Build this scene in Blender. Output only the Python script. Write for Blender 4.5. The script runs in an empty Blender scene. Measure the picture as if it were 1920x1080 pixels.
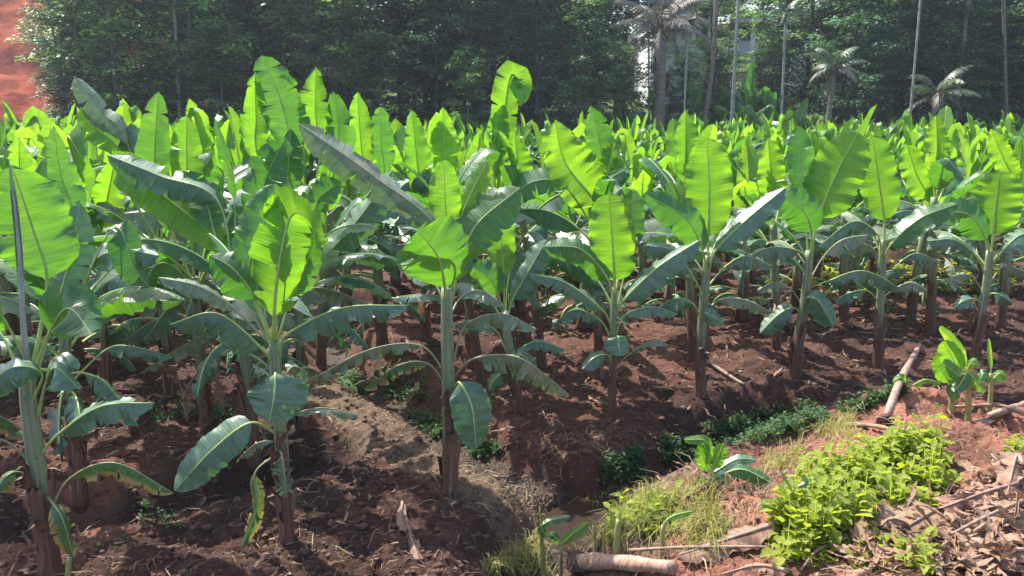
import bpy, math, random
import numpy as np
from mathutils import Vector, Matrix

# ------------------------------------------------------------------ camera, light, exposure
S = bpy.context.scene
COL = S.collection
F_PX, HOR, CAM_H = 1450.0, 190.0, 3.2          # focal length in photo pixels, horizon row, eye height
PITCH = math.atan((540 - HOR) / F_PX)
cam_d = bpy.data.cameras.new("camera"); cam = bpy.data.objects.new("camera", cam_d); COL.objects.link(cam)
cam.location = (0, 0, CAM_H); cam.rotation_euler = (math.pi / 2 - PITCH, 0, 0)
cam_d.sensor_width = 36; cam_d.lens = 36 * F_PX / 1920; cam_d.clip_start = 0.05; cam_d.clip_end = 3000
S.camera = cam
SUN_EL, SUN_ROT = math.radians(53), math.radians(-42)     # ahead of the camera, a little to the left
W = bpy.data.worlds.new("World"); S.world = W; W.use_nodes = True
nt = W.node_tree; bg = nt.nodes['Background']
sky = nt.nodes.new('ShaderNodeTexSky'); sky.sky_type = 'NISHITA'; sky.sun_disc = False
sky.sun_elevation = SUN_EL; sky.sun_rotation = SUN_ROT; sky.air_density = 1.0; sky.dust_density = 2.5
nt.links.new(sky.outputs[0], bg.inputs[0]); bg.inputs[1].default_value = 0.15
sd = bpy.data.lights.new("sun", 'SUN'); sd.energy = 4.2; sd.angle = math.radians(0.6); sd.color = (1, 0.95, 0.87)
sun = bpy.data.objects.new("sun", sd); COL.objects.link(sun)
sdir = Vector((math.sin(SUN_ROT) * math.cos(SUN_EL), math.cos(SUN_ROT) * math.cos(SUN_EL), math.sin(SUN_EL)))
sun.rotation_euler = sdir.to_track_quat('Z', 'Y').to_euler(); sun.location = (0, 0, 30)
S.view_settings.view_transform = 'Standard'; S.view_settings.look = 'None'
S.view_settings.exposure = 1.4; S.view_settings.gamma = 1
S.render.engine = 'CYCLES'
S.cycles.use_denoising = True; S.cycles.max_bounces = 7; S.cycles.diffuse_bounces = 3; S.cycles.glossy_bounces = 2
S.cycles.transmission_bounces = 4; S.cycles.transparent_max_bounces = 4; S.cycles.volume_bounces = 0
S.cycles.caustics_reflective = False; S.cycles.caustics_refractive = False

R = random.Random(11)

# ------------------------------------------------------------------ photo pixel -> world ray
CP, SP = math.cos(PITCH), math.sin(PITCH)
def ray(u, v):
    a = (u - 960) / F_PX; b = (540 - v) / F_PX
    return Vector((a, CP + b * SP, -SP + b * CP))
def P(u, v, Y):
    r = ray(u, v); k = Y / r.y
    return Vector((r.x * k, Y, CAM_H + r.z * k))
def G(u, v, z=0.0):
    r = ray(u, v); k = (z - CAM_H) / r.z
    return Vector((r.x * k, r.y * k, z))

# ------------------------------------------------------------------ noise and ground height
def _hash(ix, iy, seed):
    h = (ix * 374761393 + iy * 668265263 + seed * 1442695041) & 0xFFFFFFFF
    h = ((h ^ (h >> 13)) * 1274126177) & 0xFFFFFFFF
    return ((h ^ (h >> 16)) & 0xFFFF) / 65535.0
def vnoise(x, y, seed=0):
    x = np.asarray(x, dtype=float); y = np.asarray(y, dtype=float)
    ix = np.floor(x).astype(np.int64); iy = np.floor(y).astype(np.int64)
    fx = x - ix; fy = y - iy; fx = fx * fx * (3 - 2 * fx); fy = fy * fy * (3 - 2 * fy)
    a = _hash(ix, iy, seed); b = _hash(ix + 1, iy, seed); c = _hash(ix, iy + 1, seed); d = _hash(ix + 1, iy + 1, seed)
    return (a + (b - a) * fx) * (1 - fy) + (c + (d - c) * fx) * fy
def fbm(x, y, seed=0, octv=4):
    s = 0; a = 0.5; t = 0
    for o in range(octv):
        s = s + a * vnoise(x * 2 ** o + 13.7 * o, y * 2 ** o + 7.1 * o, seed + o); t += a; a *= 0.5
    return s / t
def seg_dist(X, Y, pts):
    best = np.full(np.shape(X), 1e9); side = np.zeros(np.shape(X))
    for (x0, y0), (x1, y1) in zip(pts[:-1], pts[1:]):
        dx, dy = x1 - x0, y1 - y0; L = dx * dx + dy * dy
        t = np.clip(((X - x0) * dx + (Y - y0) * dy) / L, 0, 1)
        d = np.hypot(X - x0 - t * dx, Y - y0 - t * dy)
        s = dx * (Y - y0) - dy * (X - x0)
        m = d < best - 1e-9
        best = np.where(m, d, best); side = np.where(m, np.sign(s), side)
    return best, side
def sm(x, a, b):
    t = np.clip((x - a) / (b - a), 0, 1); return t * t * (3 - 2 * t)
def gxy(l, z): return [tuple(G(u, v, z).xy) for u, v in l]
D3 = [(-0.6, 0.0), (0.0, 3.0)] + gxy([(1000, 1075), (1050, 1000), (1110, 955), (1230, 905), (1330, 862), (1460, 815)], -0.36) + [(4.6, 7.35), (7.5, 7.8), (14, 9.0), (40, 14)]
D2 = gxy([(1110, 955), (985, 915), (860, 850), (740, 775), (650, 715)], -0.36) + [(-4.2, 14.5), (-7.5, 21)]
D1 = gxy([(-500, 1130), (-150, 1050), (60, 1020), (230, 985), (400, 950), (520, 915), (620, 885)], -0.26)
MOUNDS = [(*G(u, v, .35).xy, r, h) for u, v, r, h in ((1670, 775, .40, .26), (1760, 770, .45, .22), (1880, 765, .6, .22), (1820, 860, .4, .12), (1400, 965, .35, .16), (1560, 850, .3, .06), (1240, 1010, .22, -.06))]
DITCH = [(D2, 0.40, 0.62, 0.09), (D1, 0.34, 0.50, 0.06)]
EDGE = lambda x: 34 + 7 * sm(x, -14, 10)
def ground_z(X, Y, fine=True):
    X = np.asarray(X, dtype=float); Y = np.asarray(Y, dtype=float)
    wob = 0.10 * (fbm(X * 1.7, Y * 1.7, 5, 3) - 0.5) * 2
    z = 0.10 * (fbm(X * 0.5, Y * 0.5, 3, 3) - 0.5)
    dmin = np.full(X.shape, 9.0)
    for pts, dep, wd, fl in DITCH:
        d, _ = seg_dist(X, Y, pts); d = d + wob
        z = z - dep * (1 - sm(d, fl, wd)); dmin = np.minimum(dmin, d)
    for k in range(6):                                   # drains between the farther beds
        d = np.abs((Y - 0.35 * X) - (13.5 + 4.6 * k)) + wob
        z = z - 0.25 * (1 - sm(d, 0.05, 0.55))
    d, side = seg_dist(X, Y, D3); d = d + wob * 0.8
    near = side < 0
    z = z - 0.42 * (1 - sm(d, 0.12, 0.62)); dmin = np.minimum(dmin, d)
    bank = 0.33 * sm(d, 0.35, 0.95) + 0.32 * sm(d, 0.9, 2.3) + 0.9 * sm(d, 2.0, 6.0)
    bank = bank + 0.16 * sm(d, 0.6, 1.2) * (fbm(X * 1.5 + 3, Y * 1.5, 21, 3) - 0.5) * 2
    z = z + np.where(near, bank, 0)
    for mx_, my_, mr, mh in MOUNDS:
        z = z + mh * np.exp(-((X - mx_) ** 2 + (Y - my_) ** 2) / mr ** 2)
    if fine:
        rough = sm(dmin, 0.1, 0.6) * 0.7 + 0.5
        far = 1 - sm(Y, 14, 30)
        b = fbm(X * 7, Y * 7, 31, 3) - 0.5
        c = np.abs(fbm(X * 16, Y * 16, 41, 3) - 0.5)
        e = np.abs(fbm(X * 3.1 + 9, Y * 3.1, 47, 3) - 0.5)
        z = z + rough * far * (0.07 * b - 0.09 * c - 0.05 * e - 0.06 * np.abs(fbm(X * 31, Y * 31, 53, 2) - .5) + 0.03)
    # the land climbs beyond the wood
    z = z + 0.20 * np.clip(Y - EDGE(X) - 6, 0, 60) + 1.2 * sm(Y, 45, 60) * (fbm(X * 0.08, Y * 0.08, 61, 2) - 0.5)
    return z
def gz(x, y): return float(ground_z(np.array([x]), np.array([y]))[0])
def hit(u, v):
    """photo pixel -> the ground point seen there"""
    r = ray(u, v); ts = np.linspace(1.0, 60, 4000) if v > 330 else np.linspace(5, 200, 4000)
    ts = ts / r.y
    X = r.x * ts; Y = r.y * ts; Z = CAM_H + r.z * ts
    g = ground_z(X, Y, False); k = np.argmax(Z < g)
    return Vector((X[k], Y[k], float(g[k])))
def hits(U, V):
    U = np.asarray(U, float); V = np.asarray(V, float)
    a = (U - 960) / F_PX; b = (540 - V) / F_PX; ry = CP + b * SP; rz = -SP + b * CP
    ts = np.geomspace(1.5, 40, 420)[None, :] / ry[:, None]
    X = a[:, None] * ts; Y = ry[:, None] * ts; Z = CAM_H + rz[:, None] * ts
    g = ground_z(X, Y, False); k = np.argmax(Z < g, axis=1); i = np.arange(len(U))
    x = X[i, k]; y = Y[i, k]
    return x, y, ground_z(x, y)

# ------------------------------------------------------------------ materials
def mat(name):
    m = bpy.data.materials.new(name); m.use_nodes = True; t = m.node_tree
    return m, t, t.nodes, t.links, t.nodes['Principled BSDF'], t.nodes['Material Output']
def ramp(N, stops, interp='LINEAR'):
    r = N.new('ShaderNodeValToRGB'); e = r.color_ramp.elements; r.color_ramp.interpolation = interp
    e[0].position, e[0].color = stops[0][0], (*stops[0][1], 1); e[1].position, e[1].color = stops[-1][0], (*stops[-1][1], 1)
    for p, c in stops[1:-1]:
        q = e.new(p); q.color = (*c, 1)
    return r
def noise(N, L, scale, detail=4, vec=None, rough=0.6):
    n = N.new('ShaderNodeTexNoise'); n.inputs['Scale'].default_value = scale; n.inputs['Detail'].default_value = detail
    n.inputs['Roughness'].default_value = rough
    if vec is not None: L.new(vec, n.inputs['Vector'])
    return n
def mixc(N, L, fac, a, b, mode='MIX'):
    m = N.new('ShaderNodeMix'); m.data_type = 'RGBA'; m.blend_type = mode
    for s, v in ((0, fac), (6, a), (7, b)):
        if hasattr(v, 'default_value') or hasattr(v, 'is_linked'): L.new(v, m.inputs[s])
        elif s == 0: m.inputs[0].default_value = v
        else: m.inputs[s].default_value = (*v, 1)
    return m.outputs[2]
def math_n(N, L, op, a, b=0.0, clamp=False):
    m = N.new('ShaderNodeMath'); m.operation = op; m.use_clamp = clamp
    for i, v in ((0, a), (1, b)):
        if isinstance(v, (int, float)): m.inputs[i].default_value = v
        else: L.new(v, m.inputs[i])
    return m.outputs[0]

def leaf_mat(name, top, under, trans, tfac, rough, edge=None, patch=None, var=0.25, spec=0.5):
    """two-sided leaf: upper and under side colours, light passing through, cross veins as a relief"""
    m, t, N, L, b, out = mat(name)
    geo = N.new('ShaderNodeNewGeometry'); uv = N.new('ShaderNodeUVMap'); oi = N.new('ShaderNodeObjectInfo')
    col = mixc(N, L, geo.outputs['Backfacing'], top, under)
    sep = N.new('ShaderNodeSeparateXYZ'); L.new(uv.outputs[0], sep.inputs[0])
    mp = N.new('ShaderNodeMapping'); mp.inputs['Scale'].default_value = (26, 1.3, 1); L.new(uv.outputs[0], mp.inputs[0])
    n1 = noise(N, L, 1.0, 3, mp.outputs[0])
    n2 = noise(N, L, 2.3, 3, geo.outputs['Position'])
    r1 = ramp(N, [(0.3, (1 - var, 1 - var, 1 - var)), (0.7, (1 + var, 1 + var, 1 + var))]); L.new(n1.outputs[0], r1.inputs[0])
    mpf = N.new('ShaderNodeMapping'); mpf.inputs['Scale'].default_value = (110, .5, 1); L.new(uv.outputs[0], mpf.inputs[0])
    nf = noise(N, L, 1.0, 2, mpf.outputs[0]); rf1 = ramp(N, [(0.35, (.82, .84, .80)), (0.65, (1.12, 1.1, 1.1))]); L.new(nf.outputs[0], rf1.inputs[0])
    rr1 = mixc(N, L, 1.0, r1.outputs[0], rf1.outputs[0], 'MULTIPLY')
    col = mixc(N, L, 1.0, col, rr1, 'MULTIPLY')
    hsv = N.new('ShaderNodeHueSaturation'); L.new(col, hsv.inputs['Color'])
    L.new(math_n(N, L, 'MULTIPLY_ADD', oi.outputs['Random'], 0.05), hsv.inputs['Hue'])
    hsv.inputs['Hue'].default_value = 0.5
    hh = N.new('ShaderNodeMapRange'); hh.inputs[3].default_value = 0.485; hh.inputs[4].default_value = 0.515
    L.new(oi.outputs['Random'], hh.inputs[0]); L.new(hh.outputs[0], hsv.inputs['Hue'])
    vv = N.new('ShaderNodeMapRange'); vv.inputs[3].default_value = 0.78; vv.inputs[4].default_value = 1.25
    L.new(n2.outputs[0], vv.inputs[0]); L.new(vv.outputs[0], hsv.inputs['Value'])
    col = hsv.outputs[0]; tcol_s = None
    tr = N.new('ShaderNodeBsdfTranslucent')
    tc = mixc(N, L, 1.0, trans, rr1, 'MULTIPLY')
    og = ramp(N, [(0, (.60, .72, .9)), (.5, (.95, 1, 1)), (1, (1.12, 1.02, 1))]); L.new(oi.outputs['Random'], og.inputs[0])
    tc = mixc(N, L, 1.0, tc, og.outputs[0], 'MULTIPLY')
    n3 = noise(N, L, 5.0, 3, geo.outputs['Position']); n3r = ramp(N, [(0.35, (.72, .84, .8)), (0.65, (1.1, 1.05, 1))]); L.new(n3.outputs[0], n3r.inputs[0])
    tc = mixc(N, L, 1.0, tc, n3r.outputs[0], 'MULTIPLY')
    if edge:
        av = math_n(N, L, 'ABSOLUTE', sep.outputs[1])
        ne = noise(N, L, 9, 3, uv.outputs[0]); e1 = math_n(N, L, 'MULTIPLY_ADD', ne.outputs[0], 0.5); 
        e2 = math_n(N, L, 'ADD', av, math_n(N, L, 'MULTIPLY', ne.outputs[0], 0.55))
        er = ramp(N, [(1.05 - edge[1], (0, 0, 0)), (1.2 - edge[1], (1, 1, 1))]); L.new(e2, er.inputs[0])
        # ramp positions above one never show: scale the value into the ramp
        col = mixc(N, L, er.outputs[0], col, edge[0]); tc = mixc(N, L, er.outputs[0], tc, edge[0])
    if patch:
        npn = noise(N, L, patch[2], 4, geo.outputs['Position']); pr = ramp(N, [(patch[1], (0, 0, 0)), (patch[1] + 0.06, (1, 1, 1))]); L.new(npn.outputs[0], pr.inputs[0])
        col = mixc(N, L, pr.outputs[0], col, patch[0]); tc = mixc(N, L, pr.outputs[0], tc, patch[0])
    L.new(col, b.inputs['Base Color']); L.new(tc, tr.inputs[0])
    rr = N.new('ShaderNodeMapRange'); rr.inputs[3].default_value = rough - .08; rr.inputs[4].default_value = rough + .14
    L.new(n2.outputs[0], rr.inputs[0]); L.new(rr.outputs[0], b.inputs['Roughness'])
    b.inputs['Specular IOR Level'].default_value = spec
    mp2 = N.new('ShaderNodeMapping'); mp2.inputs['Scale'].default_value = (60, 0.8, 1); L.new(uv.outputs[0], mp2.inputs[0])
    nb = noise(N, L, 1.0, 2, mp2.outputs[0]); bp = N.new('ShaderNodeBump'); bp.inputs['Strength'].default_value = 0.5; bp.inputs['Distance'].default_value = 0.010
    L.new(nb.outputs[0], bp.inputs['Height']); L.new(bp.outputs[0], b.inputs['Normal']); L.new(bp.outputs[0], tr.inputs['Normal'])
    mx = N.new('ShaderNodeMixShader'); mx.inputs[0].default_value = tfac
    L.new(b.outputs[0], mx.inputs[1]); L.new(tr.outputs[0], mx.inputs[2]); L.new(mx.outputs[0], out.inputs[0])
    return m

M = {}
M['young'] = leaf_mat('young_banana_leaf', (.075, .17, .03), (.09, .19, .05), (.34, .63, .022), .50, .42, var=.12)
M['mid'] = leaf_mat('banana_leaf', (.05, .14, .045), (.10, .19, .085), (.15, .38, .02), .42, .38, var=.2, spec=.7)
M['blue'] = leaf_mat('waxy_old_banana_leaf', (.088, .168, .105), (.12, .19, .12), (.10, .25, .04), .24, .38, spec=.8, edge=((.18, .15, .08), .02))
M['silver'] = leaf_mat('silvery_torn_banana_leaf', (.16, .215, .13), (.22, .27, .17), (.16, .26, .07), .25, .40, patch=((.25, .25, .15), .56, 6.0), var=.3, spec=.7)  # pale grey green leaf with lighter grey patches
M['old'] = leaf_mat('yellowing_banana_leaf', (.055, .13, .05), (.12, .19, .09), (.25, .40, .03), .30, .45, edge=((.34, .26, .07), .20), patch=((.26, .16, .08), .60, 6.0))
M['dry'] = leaf_mat('dry_brown_banana_leaf', (.28, .17, .12), (.34, .22, .16), (.30, .17, .08), .15, .6, patch=((.17, .10, .07), .58, 7.0), var=.4, spec=.2)
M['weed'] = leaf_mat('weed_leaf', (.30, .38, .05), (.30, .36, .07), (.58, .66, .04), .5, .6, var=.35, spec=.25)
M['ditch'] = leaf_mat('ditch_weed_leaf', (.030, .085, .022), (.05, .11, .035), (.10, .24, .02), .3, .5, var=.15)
M['straw'] = leaf_mat('yellow_grass', (.26, .25, .07), (.28, .26, .09), (.50, .48, .08), .35, .6, var=.2)
M['hay'] = leaf_mat('dry_straw', (.28, .20, .12), (.28, .20, .12), (.2, .14, .07), .1, .7, var=.3)
M['palm'] = leaf_mat('palm_frond_leaf', (.06, .10, .045), (.09, .12, .07), (.14, .22, .04), .2, .45, var=.15)
M['palmdry'] = leaf_mat('dull_palm_frond', (.15, .13, .11), (.17, .15, .13), (.12, .12, .06), .2, .6, var=.15)

def tree_leaf(name, c, tc, tf=.25):
    m, t, N, L, b, out = mat(name)
    at = N.new('ShaderNodeAttribute'); at.attribute_name = 'tone'
    oi = N.new('ShaderNodeObjectInfo')
    c2 = mixc(N, L, at.outputs['Fac'], tuple(x * .45 for x in c), tuple(min(1, x * 3.0) for x in c))
    r = N.new('ShaderNodeMapRange'); r.inputs[3].default_value = .47; r.inputs[4].default_value = .54; L.new(oi.outputs['Random'], r.inputs[0])
    h = N.new('ShaderNodeHueSaturation'); L.new(c2, h.inputs['Color']); L.new(r.outputs[0], h.inputs['Hue'])
    L.new(h.outputs[0], b.inputs['Base Color']); b.inputs['Roughness'].default_value = .5
    tr = N.new('ShaderNodeBsdfTranslucent'); t2 = mixc(N, L, at.outputs['Fac'], tuple(x * .5 for x in tc), tuple(min(1, x * 2.2) for x in tc)); L.new(t2, tr.inputs[0])
    mx = N.new('ShaderNodeMixShader'); mx.inputs[0].default_value = tf
    L.new(b.outputs[0], mx.inputs[1]); L.new(tr.outputs[0], mx.inputs[2]); L.new(mx.outputs[0], out.inputs[0])
    return m
M['crown'] = tree_leaf('dark_tree_leaves', (.048, .108, .052), (.10, .23, .06), .36)
M['crown2'] = tree_leaf('olive_tree_leaves', (.09, .15, .055), (.19, .32, .07), .38)
M['crown3'] = tree_leaf('fresh_tree_leaves', (.13, .21, .07), (.30, .44, .09), .4)

def stem_mat():
    m, t, N, L, b, out = mat('banana_stem')
    uv = N.new('ShaderNodeUVMap'); sep = N.new('ShaderNodeSeparateXYZ'); L.new(uv.outputs[0], sep.inputs[0])
    mp = N.new('ShaderNodeMapping'); mp.inputs['Scale'].default_value = (14, 1.6, 1); L.new(uv.outputs[0], mp.inputs[0])
    n = noise(N, L, 1, 5, mp.outputs[0]); n2 = noise(N, L, 4.0, 4, uv.outputs[0])
    g = ramp(N, [(.3, (.11, .14, .075)), (.55, (.21, .25, .145)), (.75, (.36, .38, .26))]); L.new(n.outputs[0], g.inputs[0])
    br = ramp(N, [(.28, (.045, .024, .018)), (.5, (.12, .060, .040)), (.75, (.22, .12, .075))]); L.new(n.outputs[0], br.inputs[0])
    h = math_n(N, L, 'ADD', sep.outputs[1], math_n(N, L, 'ADD', math_n(N, L, 'MULTIPLY', math_n(N, L, 'SUBTRACT', n2.outputs[0], .5), .7), math_n(N, L, 'MULTIPLY', math_n(N, L, 'SUBTRACT', n.outputs[0], .5), .5)))
    f = ramp(N, [(.34, (0, 0, 0)), (.52, (1, 1, 1))]); L.new(h, f.inputs[0])
    nk = noise(N, L, 9.0, 5, uv.outputs[0]); kb = ramp(N, [(.60, (0, 0, 0)), (.68, (1, 1, 1))]); L.new(nk.outputs[0], kb.inputs[0])
    cc = mixc(N, L, f.outputs[0], br.outputs[0], g.outputs[0])
    L.new(mixc(N, L, math_n(N, L, 'MULTIPLY', kb.outputs[0], .75), cc, (.05, .035, .025)), b.inputs['Base Color'])
    b.inputs['Roughness'].default_value = .5
    bp = N.new('ShaderNodeBump'); bp.inputs['Strength'].default_value = .8; bp.inputs['Distance'].default_value = .012
    L.new(n.outputs[0], bp.inputs['Height']); L.new(bp.outputs[0], b.inputs['Normal'])
    return m
M['stem'] = stem_mat()
def simple(name, c1, c2, scale, rough=.7, bump=.5, bd=.02, stretch=None, detail=5):
    m, t, N, L, b, out = mat(name)
    tc = N.new('ShaderNodeTexCoord'); v = tc.outputs['Object']
    if stretch:
        mp = N.new('ShaderNodeMapping'); mp.inputs['Scale'].default_value = stretch; L.new(v, mp.inputs[0]); v = mp.outputs[0]
    n = noise(N, L, scale, detail, v); r = ramp(N, [(.3, c1), (.7, c2)]); L.new(n.outputs[0], r.inputs[0]); L.new(r.outputs[0], b.inputs['Base Color'])
    b.inputs['Roughness'].default_value = rough
    bp = N.new('ShaderNodeBump'); bp.inputs['Strength'].default_value = bump; bp.inputs['Distance'].default_value = bd
    L.new(n.outputs[0], bp.inputs['Height']); L.new(bp.outputs[0], b.inputs['Normal'])
    return m
M['rib'] = simple('leaf_midrib', (.24, .36, .09), (.40, .50, .17), 9, .45, .2)
M['ribold'] = simple('old_leaf_stalk', (.20, .20, .11), (.32, .31, .18), 9, .5, .2)
M['ribgrey'] = simple('grey_rolled_leaf', (.24, .23, .24), (.40, .38, .38), 9, .5, .2)
M['sheath'] = simple('dry_sheath', (.09, .048, .032), (.23, .13, .09), 5, .7, .6, .01, (1, 1, .25))
M['log'] = simple('fallen_stem_skin', (.16, .085, .06), (.46, .30, .23), 7, .6, .6, .012, (4, 4, 1))
M['stick'] = simple('dry_stick', (.13, .085, .06), (.33, .23, .17), 20, .7, .4, .005)
M['root'] = simple('muddy_roots', (.035, .018, .014), (.10, .05, .038), 30, .9, .9, .01)
M['bark'] = simple('tree_bark', (.06, .052, .048), (.13, .115, .10), 5, .85, .6, .03, (3, 3, .6))
M['palebark'] = simple('pale_palm_bark', (.15, .15, .13), (.34, .33, .30), 2.0, .8, .4, .02, (1, 1, 5))
M['cocobark'] = simple('coconut_bark', (.11, .085, .075), (.24, .19, .165), 2.0, .85, .5, .03, (1, 1, 5))
M['wall'] = simple('white_house_wall', (.74, .73, .76), (.85, .84, .86), .8, .8, .1)
M['trim'] = simple('grey_trim', (.38, .37, .37), (.50, .49, .48), 1.2, .8, .1)
M['slab'] = simple('grey_roof_slab', (.30, .29, .29), (.42, .40, .39), 1, .8, .1)
M['orange'] = simple('rust_red_roof', (.24, .09, .06), (.34, .15, .10), 2, .8, .3)
M['glass'] = simple('dark_window_glass', (.03, .035, .04), (.05, .055, .06), 1, .1, 0)
M['shoot'] = simple('shoot_stem', (.17, .17, .055), (.38, .38, .15), 12, .5, .3, .004, (1, 1, .3))
M['clod'] = simple('soil_clods', (.045, .024, .018), (.14, .075, .055), 9, .95, .8, .02)
M['pebble'] = simple('pale_crumbs', (.30, .22, .18), (.52, .42, .36), 9, .9, .3, .01)

def ground_mat():
    m, t, N, L, b, out = mat('plantation_soil')
    geo = N.new('ShaderNodeNewGeometry'); p = geo.outputs['Position']
    n1 = noise(N, L, 1.3, 5, p); n2 = noise(N, L, 14, 6, p, .7); n3 = noise(N, L, 55, 4, p, .7)
    r = ramp(N, [(.22, (.019, .010, .008)), (.42, (.046, .022, .017)), (.56, (.076, .037, .027)), (.76, (.15, .082, .060))])
    mx = math_n(N, L, 'ADD', math_n(N, L, 'MULTIPLY', n1.outputs[0], .45), math_n(N, L, 'MULTIPLY', n2.outputs[0], .35))
    mx = math_n(N, L, 'ADD', mx, math_n(N, L, 'MULTIPLY', n3.outputs[0], .2)); L.new(mx, r.inputs[0]); col = r.outputs[0]
    a = N.new('ShaderNodeAttribute'); a.attribute_name = 'cover'; s = N.new('ShaderNodeSeparateColor'); L.new(a.outputs['Color'], s.inputs[0])
    # red: dry mossy turf, green: green weeds, blue: wet mud, also the darker floor of the left drain
    gr = ramp(N, [(.3, (.10, .068, .042)), (.7, (.22, .155, .10))]); L.new(n2.outputs[0], gr.inputs[0])
    gg = ramp(N, [(.3, (.035, .065, .018)), (.7, (.12, .17, .045))]); L.new(n2.outputs[0], gg.inputs[0])
    def thr(o, w=.5):
        k = math_n(N, L, 'ADD', o, math_n(N, L, 'MULTIPLY', math_n(N, L, 'SUBTRACT', math_n(N, L, 'MULTIPLY_ADD', n3.outputs[0], .5) if False else math_n(N, L, 'MULTIPLY', math_n(N, L, 'ADD', n2.outputs[0], n3.outputs[0]), .5), .5), w * 3.2))
        q = ramp(N, [(.35, (0, 0, 0)), (.7, (1, 1, 1))]); L.new(k, q.inputs[0]); return q.outputs[0]
    col = mixc(N, L, math_n(N, L, 'MULTIPLY', thr(s.outputs[0]), .75), col, gr.outputs[0])
    col = mixc(N, L, thr(s.outputs[1]), col, gg.outputs[0])
    ad = N.new('ShaderNodeAttribute'); ad.attribute_name = 'lit_soil'
    dry = ramp(N, [(.22, (.11, .045, .030)), (.42, (.25, .10, .065)), (.58, (.37, .17, .115)), (.78, (.50, .28, .21))]); L.new(mx, dry.inputs[0])  # paler ramp paints sunlight into the bank soil; shaded field keeps the dark one
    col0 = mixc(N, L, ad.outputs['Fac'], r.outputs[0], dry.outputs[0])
    col = mixc(N, L, math_n(N, L, 'MULTIPLY', thr(s.outputs[0]), .75), col0, gr.outputs[0])
    col = mixc(N, L, thr(s.outputs[1]), col, gg.outputs[0])
    col = mixc(N, L, s.outputs[2], col, (.035, .022, .018))
    # forest floor and red hill come from their own attribute channel (alpha kept out)
    L.new(col, b.inputs['Base Color'])
    rg = N.new('ShaderNodeMapRange'); rg.inputs[3].default_value = .95; rg.inputs[4].default_value = .45; L.new(s.outputs[2], rg.inputs[0]); L.new(rg.outputs[0], b.inputs['Roughness'])
    b.inputs['Specular IOR Level'].default_value = .25
    bp = N.new('ShaderNodeBump'); bp.inputs['Strength'].default_value = .9; bp.inputs['Distance'].default_value = .05; L.new(n2.outputs[0], bp.inputs['Height'])
    bp2 = N.new('ShaderNodeBump'); bp2.inputs['Strength'].default_value = .8; bp2.inputs['Distance'].default_value = .014; L.new(n3.outputs[0], bp2.inputs['Height'])
    L.new(bp.outputs[0], bp2.inputs['Normal']); L.new(bp2.outputs[0], b.inputs['Normal'])
    return m
M['ground'] = ground_mat()
M['redhill'] = simple('red_laterite', (.13, .032, .018), (.30, .085, .050), .9, .95, .9, .25, detail=8)
M['redhill'].node_tree.nodes['Principled BSDF'].inputs['Specular IOR Level'].default_value = 0

# ------------------------------------------------------------------ mesh helpers
class MB:
    def __init__(s): s.v = []; s.f = []; s.m = []; s.uv = []; s.t = []; s.key = {}
    def vert(s, co, uv=(0, 0), tone=.5):
        s.v.append((co[0], co[1], co[2])); s.uv.append(uv); s.t.append(tone); return len(s.v) - 1
    def face(s, idx, m=0): s.f.append(tuple(idx)); s.m.append(m)
    def merge(s, o, mtx=None, mmap=None):
        b = len(s.v)
        for c in o.v:
            if mtx is not None: c = mtx @ Vector(c)
            s.v.append((c[0], c[1], c[2]))
        s.uv += o.uv; s.t += o.t
        s.f += [tuple(i + b for i in f) for f in o.f]
        s.m += [mmap[k] if mmap else k for k in o.m]
    def mesh(s, name, mats, smooth=True, off=None, tone=False):
        me = bpy.data.meshes.new(name)
        vs = s.v if off is None else [(a - off[0], b - off[1], c - off[2]) for a, b, c in s.v]
        me.from_pydata(vs, [], s.f)
        for q in mats: me.materials.append(M[q])
        me.polygons.foreach_set('material_index', s.m)
        me.polygons.foreach_set('use_smooth', [smooth] * len(s.f))
        ul = me.uv_layers.new(name='UVMap')
        li = np.empty(len(me.loops), dtype=np.int32); me.loops.foreach_get('vertex_index', li)
        ul.data.foreach_set('uv', np.asarray(s.uv, dtype=np.float32)[li].ravel())
        if tone:
            a = me.attributes.new('tone', 'FLOAT', 'POINT'); a.data.foreach_set('value', s.t)
        me.update(); return me
def tube(mb, pts, rad, seg=8, m=0, vs=(0, 1), bump=0.0, rng=None, cap=True):
    n = len(pts); rings = []; prev = None
    for i, p in enumerate(pts):
        T = (pts[min(n - 1, i + 1)] - pts[max(0, i - 1)]).normalized()
        if prev is None:
            a = Vector((0, -1, 0)) if abs(T.y) < .9 else Vector((1, 0, 0)); prev = a
        A = (prev - T * prev.dot(T)).normalized(); prev = A; B = T.cross(A)
        r = rad[i] if hasattr(rad, '__len__') else rad; ring = []
        for k in range(seg):
            an = 2 * math.pi * k / seg; rr = r * (1 + (bump * (rng.random() - .5) if rng else 0))
            ring.append(mb.vert(p + (A * math.cos(an) + B * math.sin(an)) * rr, (k / seg, vs[0] + (vs[1] - vs[0]) * i / (n - 1))))
        rings.append(ring)
    for a, b in zip(rings[:-1], rings[1:]):
        for k in range(seg): mb.face((a[k], a[(k + 1) % seg], b[(k + 1) % seg], b[k]), m)
    if cap:
        mb.face(rings[-1], m); mb.face(rings[0][::-1], m)
def link(name, me, parent=None, loc=None):
    o = bpy.data.objects.new(name, me); COL.objects.link(o)
    if parent: o.parent = parent
    if loc is not None: o.location = loc
    return o
def tag(o, label=None, cat=None, group=None, kind=None):
    if label: o['label'] = label
    if cat: o['category'] = cat
    if group: o['group'] = group
    if kind: o['kind'] = kind
    return o
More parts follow.
